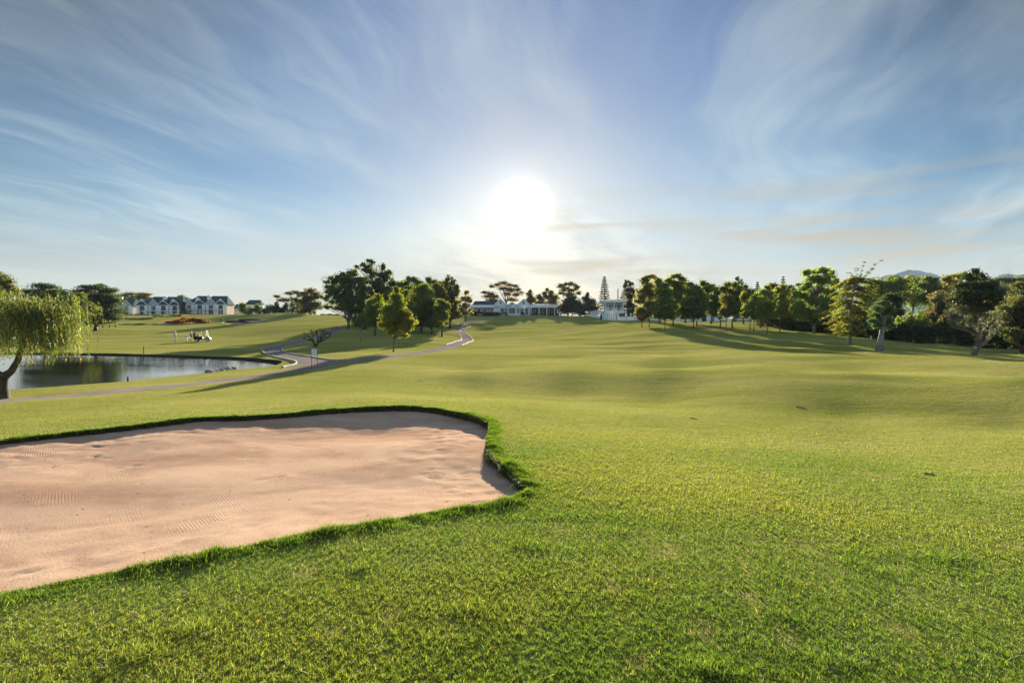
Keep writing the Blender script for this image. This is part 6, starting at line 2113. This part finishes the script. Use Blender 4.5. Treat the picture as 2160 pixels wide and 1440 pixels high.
def small_things():
    # golf cart out on the far fairway
    golf_cart(onground(428, 95.0), R(18), mat('dark_cart', (.012, .014, .02), .7, .15), 'dark golf cart with cream nose on the far fairway beside the golfers')
    golf_cart(Vector((onground(1013, 221).x, 221, onground(1013, 221).z)), R(-20), mat('white_cart', (.72, .72, .70), .4, .4), 'white golf cart parked by the hedge below the clubhouse', bags=False)
    # cars
    silver = mat('silver_paint', (.50, .52, .56), .3, .5, metal=.4, var=.02)
    whitep = mat('white_car_paint', (.75, .75, .74), .35, .5, var=.02)
    darkp = mat('dark_car_paint', (.03, .03, .04), .3, .5, var=.02)
    redp = mat('red_car_paint', (.22, .03, .03), .35, .5, var=.02)
    for px, d, rz, p, lab in ((962, 232, 0, whitep, 'white car behind the low hedge at the end of the grove'), (976, 236, 10, redp, 'dark red car behind the low hedge beside the white board'), (1231, 222, 170, darkp, 'dark car parked under the dark tree beside the pillars'), (1243, 221, 20, silver, 'silver car parked beside the dark one near the pillars'),
                              (1409, 171, 5, darkp, 'dark car between the white wall sections behind the trunks'), (1560, 170, 0, silver, 'silver car glimpsed under the crowns at the hedge end'), (1572, 168, 8, whitep, 'white car glimpsed next to the silver one at the hedge end')):
        car(onground(px, d), R(rz), p, lab)
    # white board by the low hedge
    b = onground(986, 219)
    root = empty('board', b, 0, 'plain bluish white board standing at the low hedge', 'board')
    MB().box(-.55, .55, -.03, .03, .75, 1.75).build('panel', WHITE, root)
    for s_ in (-1, 1):
        MB().box(s_ * .5 - .04, s_ * .5 + .04, .031, .1, -.3, 1.7).build('leg', DARKW, root)
    # sign on two posts at the path fork
    d = 37.4
    b = onground(663, d)
    m = d / F
    root = empty('sign', b, 0, 'pale sign panel on two thin dark posts at the path fork', 'sign')
    zt, zb = CAMZ - (735.5 - HY) * m - b.z, CAMZ - (749.5 - HY) * m - b.z
    hw = 6.0 * m
    MB().box(-hw, hw, -.015, .015, zb, zt).build('panel', mat('sign_panel', (.58, .66, .68), .5), root)
    fr = MB()
    fr.box(-hw, hw, -.022, -.0155, zb, zb + .012).box(-hw, hw, -.022, -.0155, zt - .012, zt)
    fr.box(-hw, -hw + .012, -.022, -.0155, zb + .012, zt - .012).box(hw - .012, hw, -.022, -.0155, zb + .012, zt - .012)
    fr.build('frame', mat('grey_sign', (.25, .29, .30), .6), root)
    MB().box(-.008, .008, -.0205, -.0155, zb + .15, zt - .06).build('arrow_mark', mat('grey_sign', (.25, .29, .30), .6), root)
    for s_ in (-1, 1):
        MB().tube([(s_ * hw, .022, -.2), (s_ * hw, .022, zt)], [.016, .016], 8).build('post', STEEL, root)
    # tee marker box on the far slope
    b = onground(467.5, 185)
    root = empty('litter_bin', b, 0, 'small blue grey bin standing on the far slope above the small bunkers', 'bin')
    mb = MB().tube([(0, 0, 0), (0, 0, .1), (0, 0, .85), (0, 0, .95)], [.28, .30, .33, .33], 14)
    mb.build('bin_body', mat('blue_grey', (.12, .17, .22), .6), root)
    MB().tube([(0, 0, .951), (0, 0, 1.05)], [.36, .28], 14).build('lid', BLACK, root)
    # golf-course rake in the small bunker is too small to tell; a white marker ball stands there
    # low rail fence under the cypress
    posts = [(162, 141), (175.5, 142), (190, 143.5), (217, 146), (231, 147.5), (243.5, 149)]
    b = onground(*posts[0])
    root = empty('rail_fence', b, 0, 'low wooden rail fence crossing the far lawn beside the cypress', 'fence')
    pts = []
    for p in posts:
        q = onground(*p) - b
        MB().box(q.x - .09, q.x + .09, q.y - .09, q.y + .09, q.z - .3, q.z + .62).build('post', BARK, root)
        pts.append(q + Vector((0, -.12, .42)))
    for a, c in zip(pts, pts[1:]):
        MB().bar(a, c, .05, .09).build('rail', BARK, root)
    # stakes at the pond
    for px, d, h, lab in ((303, 62.8, .95, 'thin dark stake standing in the far edge of the pond'), (269.5, 31.5, .34, 'short dark stub post at the near edge of the pond')):
        x = (px - CX) / F * d
        b = Vector((x, d, WATER_Z - .05))
        root = empty('stake', b, 0, lab, 'post')
        MB().tube([(0, 0, -.4), (0.01, 0, h)], [.05, .045], 8).build('shaft', DARKW, root)
        MB().disc((.01, 0, h + .03), .055, .06, 'z', 8).build('cap', BLACK, root)
    # white markers at the hedge foot
    for px, d, lab in ((1837, 80, 'little white marker stake at the hedge foot behind the leaning tree'), (2127, 60, 'little white marker stake at the hedge foot near the picture edge')):
        b = onground(px, d)
        root = empty('marker_stake', b, 0, lab, 'marker', 'white marker stakes at the hedge')
        MB().box(-.06, .06, -.06, .06, -.1, .5).build('shaft', WHITE, root)
        MB().cone((0, 0, .5), .085, .10, 4).build('tip', WHITE, root)
    # rocks at the near edge of the pond
    g = np.random.default_rng(5)
    names = ['biggest', 'flattest', 'roundest', 'palest', 'smallest', 'outermost', 'leaning']
    labs = ['rock at the willow end of the stones by the pond path', 'second rock from the willow end by the pond path', 'third rock from the willow end by the pond path', 'middle rock of the stones by the pond path', 'third rock from the sign end by the pond path', 'second rock from the sign end by the pond path', 'rock at the sign end of the stones by the pond path']
    for k in range(7):
        px = 441 + k * 8.5
        d = 37.6 + k * .52
        x = (px - CX) / F * d
        lathe_rock((x, d, WATER_Z + .10), g.uniform(.20, .30), g, labs[k])
    # dark hollows where the turf has gone
    labs = ['dark bare hollow in the turf on the long slope', 'small dark hollow in the turf nearer the bunker side', 'small dark hollow beside the pale patch near the path', 'shallow worn scar in the near turf at the picture edge']
    for (x, y, r), lab in zip(HOLES, labs):
        n = 18
        vs, fs = [], []
        for k in range(n):
            a = 6.283 * k / n
            q = 1 + .25 * math.sin(3 * a + x) + .12 * math.sin(5 * a)
            xx, yy = x + r * q * math.cos(a), y + r * q * math.sin(a)
            vs.append((xx, yy, gz(xx, yy) + .012))
        for k in range(n):
            vx, vy, _ = vs[k]
            xx, yy = x + (vx - x) * .7, y + (vy - y) * .7
            vs.append((xx, yy, gz(xx, yy) + .005))
        vs.append((x, y, gz(x, y) + .004))
        fs = [(k, (k + 1) % n, n + (k + 1) % n, n + k) for k in range(n)] + [(n + k, n + (k + 1) % n, 2 * n) for k in range(n)]
        me = bpy.data.meshes.new('turf_hollow')
        me.from_pydata(vs, [], fs)
        tag(link_mesh('turf_hollow', me, mat('bare_soil', (.007, .006, .005), .95, .05, var=.5, scale=20)), lab, 'hollow', 'bare hollows in the turf')
    # aerial mast behind the pavilion
    d = 300
    m = d / F
    b = onground(1303.5, d)
    root = empty('aerial_mast', b, 0, 'thin aerial mast with stacked dark drums behind the pavilion roof', 'mast')
    zt = CAMZ - (609 - HY) * m - b.z
    MB().tube([(0, 0, -1), (0, 0, zt)], [.22, .10], 8).build('shaft', STEEL, root)
    for k in range(6):
        z = zt - .5 - k * .95
        MB().disc((.12 * (-1) ** k, 0, z), .34, .55, 'z', 10).build('drum', STEEL, root)
    # wire mesh posts by the garden wall
    b = onground(1321, 163)
    root = empty('netting_fence', b, 0, 'thin dark posts of a netting fence before the white pillars', 'fence')
    for px in (1305, 1321.5, 1339):
        q = onground(px, 163) - b
        MB().tube([(q.x, q.y, q.z - .3), (q.x, q.y, q.z + 3.9)], [.04, .035], 6).build('post', STEEL, root)
    for z in (1.3, 2.6, 3.8):
        q0, q1 = onground(1305, 163) - b, onground(1339, 163) - b
        MB().bar(q0 + Vector((0, 0, z)), q1 + Vector((0, 0, z)), .02).build('wire', STEEL, root)
    # clubhouse planting
    G = 'bushes along the clubhouse front'
    for px, py, rx, h, t, lab in ((1004, 666, 13, 12, (.032, .024, .018), 'tall brown bush before the cream clubhouse wall'), (1031, 663, 9, 7, (.04, .035, .02), 'low bush under the cream clubhouse wall'), (1053, 663.5, 5, 6, (.03, .032, .018), 'clipped bush under the first gable'), (1065, 663, 6, 6, (.045, .045, .02), 'olive bush between the glass doors'), (1102, 664.5, 5, 9, (.028, .03, .018), 'dark upright bush under the second gable'), (1128, 665, 9, 5, (.04, .033, .02), 'low bush at the inner end of the verandah'), (1146, 665.5, 9, 5.5, (.045, .034, .022), 'brown bush before the second verandah bay'), (1162, 665.5, 8, 5, (.045, .036, .022), 'brown bush before the third verandah bay'), (1179, 666, 10, 6.5, (.038, .032, .02), 'bushy clump at the outer end of the verandah'), (1275, 662, 9, 9, (.035, .026, .018), 'dark bush between the two rows of white pillars'), (1295, 670, 16, 11, (.045, .036, .022), 'brown bush under the pavilion floor'), (1318, 668, 12, 7, (.06, .05, .03), 'brown shrubs behind the low white wall')):
        d_ = 229 if px < 1200 else 182
        bush('garden_bush', lab, px, py, d_, rx, h, t, 1.3, group=G, leafk=.0018)


def build_mountains():
    """far ridges: real solid hills, faded by the air and by haze put into their base colour"""
    d0 = 2500.0
    prof = [(1700, 606), (1790, 600), (1835, 590), (1855, 584), (1873, 577), (1885, 578), (1897, 573), (1908, 570), (1918, 566), (1928, 568.5), (1943, 569.5), (1955, 573.5), (1963, 573), (1975, 577.5), (1985, 581), (2010, 588), (2060, 590), (2085, 584), (2106, 578.5), (2117, 576), (2127, 574.5), (2138, 577), (2147, 579), (2160, 575.5), (2190, 571), (2240, 578), (2330, 592), (2480, 606)]
    xs = np.linspace(1690, 2500, 260)
    top = np.interp(xs, [p[0] for p in prof], [p[1] for p in prof])
    g = np.random.default_rng(9)
    V_, n, rows = [], len(xs), 15
    for j in range(rows):
        t = (j - 7) / 7.0
        for x_, y_ in zip(xs, top):
            d = d0 + t * 550
            X = (x_ - CX) / F * d0
            H = CAMZ + (HY - y_) / F * d0
            w_ = max(0.0, 1 - abs(t)) ** .85
            z = H * w_ + (noise.noise(Vector((X * .006, d * .006, 1))) * 22 + noise.noise(Vector((X * .02, d * .02, 4))) * 9) * w_ * (1 - w_) * 4 + noise.noise(Vector((X * .03, 2, d * .01))) * 3 * w_
            V_.append((X + t * 35, d, z - 4))
    fs = [(j * n + i, j * n + i + 1, (j + 1) * n + i + 1, (j + 1) * n + i) for j in range(rows - 1) for i in range(n - 1)]
    o = link_mesh('mountain', np_mesh('mountain', np.array(V_), np.array(fs)), mat('hazy_mountain_scrub', (.32, .31, .32), .95, .05, var=.3, scale=.01), smooth=True)  # pale base colour carries part of the distance haze
    tag(o, 'pale far mountain ridge fading into the air', kind='structure')


# ------------------------------------------------------------------ assemble
build_ground()
build_sand()
build_trees()
px2 = 300 / F
house('part hidden terrace house behind the dark cypress', 262, 667.5, 312, 34 * .26, 10, 6.0, 9.9, 1.5, 1.2, [((267 - 262) * .26, 2.9, 8.9, 'lattice')], [((248 - 262) * .26, 1.4, 8.6, 10.9, 3.6)], .10, [(-3.4, 4.2)])
house('green roofed terrace with four gables nearest the cypress', 336.7, 667, 300, 88 * .25, 11, 5.9, 10.6, 5.6, 1.6,
      [((303.4 - 336.7) * .25, 3.0, 8.75, 'shingle'), ((325.5 - 336.7) * .25, 2.7, 8.95, 'lattice'), ((346 - 336.7) * .25, 2.9, 8.7, 'shingle'), ((368.5 - 336.7) * .25, 2.9, 8.6, 'shingle')],
      [((342.5 - 336.7) * .25, 1.8, 7.6, 10.4, 2.4), ((359.5 - 336.7) * .25, 1.3, 6.8, 8.7, 1.6)], .10, [(-7.0, -.6), (-.4, 10.6)])
house('green roofed terrace with a sunlit end wall beside the small bunkers', 434, 664, 298, 84 * .2483, 10.5, 5.6, 10.2, 4.6, 1.4,
      [((401.4 - 434) * .2483, 2.8, 8.3, 'lattice'), ((423.2 - 434) * .2483, 2.8, 8.4, 'shingle'), ((445.3 - 434) * .2483, 2.8, 8.6, 'lattice'), ((465.2 - 434) * .2483, 2.7, 8.3, 'shingle')],
      [((414 - 434) * .2483, 1.3, 6.6, 8.9, 1.6), ((436.5 - 434) * .2483, 1.8, 7.6, 10.1, 2.4)], .12, [(-10.8, -2.4), (-2.2, 8.2)])
_b = onground(506, 330)
_r = empty('cottage', (_b.x, 330, CAMZ - (664 - HY) / F * 330), .1, 'small pale cottage with a grey green roof past the second terrace', 'house')
MB().box(-3.2, 3.2, 0, 7, -2, 3.6).build('wall', CREAM, _r)
MB().add([(-3.7, -.5, 3.6), (3.7, -.5, 3.6), (3.7, 7.5, 3.6), (-3.7, 7.5, 3.6), (-3.3, 3.5, 6.3), (.6, 3.5, 6.3)], [(0, 1, 5, 4), (1, 2, 5), (2, 3, 4, 5), (3, 0, 4), (0, 3, 2, 1)]).build('roof', ROOFG, _r)
window(_r, -.6, 1, 2.4, 1.2, -.02)
window(_r, 1.8, 1, 2.4, 1.0, -.02)
_b = onground(530, 345)
_r = empty('cottage', (_b.x, 345, CAMZ - (664 - HY) / F * 345), .1, 'pale gabled cottage mostly hidden by the light green bush', 'house')
MB().box(-3.4, 5, 0, 7, -2, 6.2).build('wall', WHITE, _r)
MB().add([(-3.9, -.5, 6.2), (5.5, -.5, 6.2), (5.5, 7.5, 6.2), (-3.9, 7.5, 6.2), (-2.2, 3.5, 9.2), (4.5, 3.5, 9.2)], [(0, 1, 5, 4), (1, 2, 5), (2, 3, 4, 5), (3, 0, 4), (0, 3, 2, 1)]).build('roof', ROOFG, _r)
window(_r, -1.6, 3.6, 5.2, 1.2, -.02)
clubhouse()
G_ = 235 / F
patio_umbrella(1058, 231, 10, 646.2, 649, 'white umbrella under the first clubhouse gable')
patio_umbrella(1083, 230, 9.5, 644.8, 648.6, 'white umbrella before the small middle porch')
patio_umbrella(1110.5, 231, 9, 646.6, 649, 'white umbrella under the second clubhouse gable')
pavilion()
pillar_row('row of white pillars farther off, stepping down towards the parked cars', [(1248, 205, 656.8, 2.2), (1252, 202, 656, 2.2), (1256, 198.5, 655, 2.2), (1260.5, 195, 654, 2.3), (1266.8, 190, 652.3, 2.6)])
pillar_row('nearer row of white pillars rising to a tall corner pier', [(1271.5, 181, 660.5, 2.2), (1275.5, 178.5, 659.2, 2.2), (1279, 176.5, 658, 2.2), (1283.3, 174, 657, 2.3), (1287.5, 171.5, 655.8, 2.3), (1292.5, 169, 654.6, 2.4), (1298.2, 166, 652, 4.2)])
pillar_row('low white wall with two slim piers beside the tall corner pier', [(1304, 167, 660.5, 2.0), (1330.5, 168, 661, 2.0), (1350, 168, 665, 2.0)], rail=False, plinth=1.05)
garden_wall()
small_things()
build_people()
build_mountains()
build_grass()

# ------------------------------------------------------------------ air
HAZE_DENSITY = 0.000045


def build_haze():
    bm = MB().box(-2600, 3400, -60, 3300, -30, 285)
    me = bpy.data.meshes.new('haze')
    me.from_pydata(bm.v, [], bm.f)
    o = bpy.data.objects.new('haze', me)
    COL.objects.link(o)
    m_ = bpy.data.materials.new('haze')
    m_.use_nodes = True
    t = NT(m_.node_tree)
    t.t.nodes.clear()
    pv = t.n('ShaderNodeVolumePrincipled')
    pv.inputs['Color'].default_value = (.55, .80, 1.0, 1)
    pv.inputs['Density'].default_value = HAZE_DENSITY
    pv.inputs['Anisotropy'].default_value = .1
    out = t.n('ShaderNodeOutputMaterial')
    t.l(pv.outputs[0], out.inputs['Volume'])
    me.materials.append(m_)
    tag(o, 'thin evening haze', kind='stuff')


build_haze()
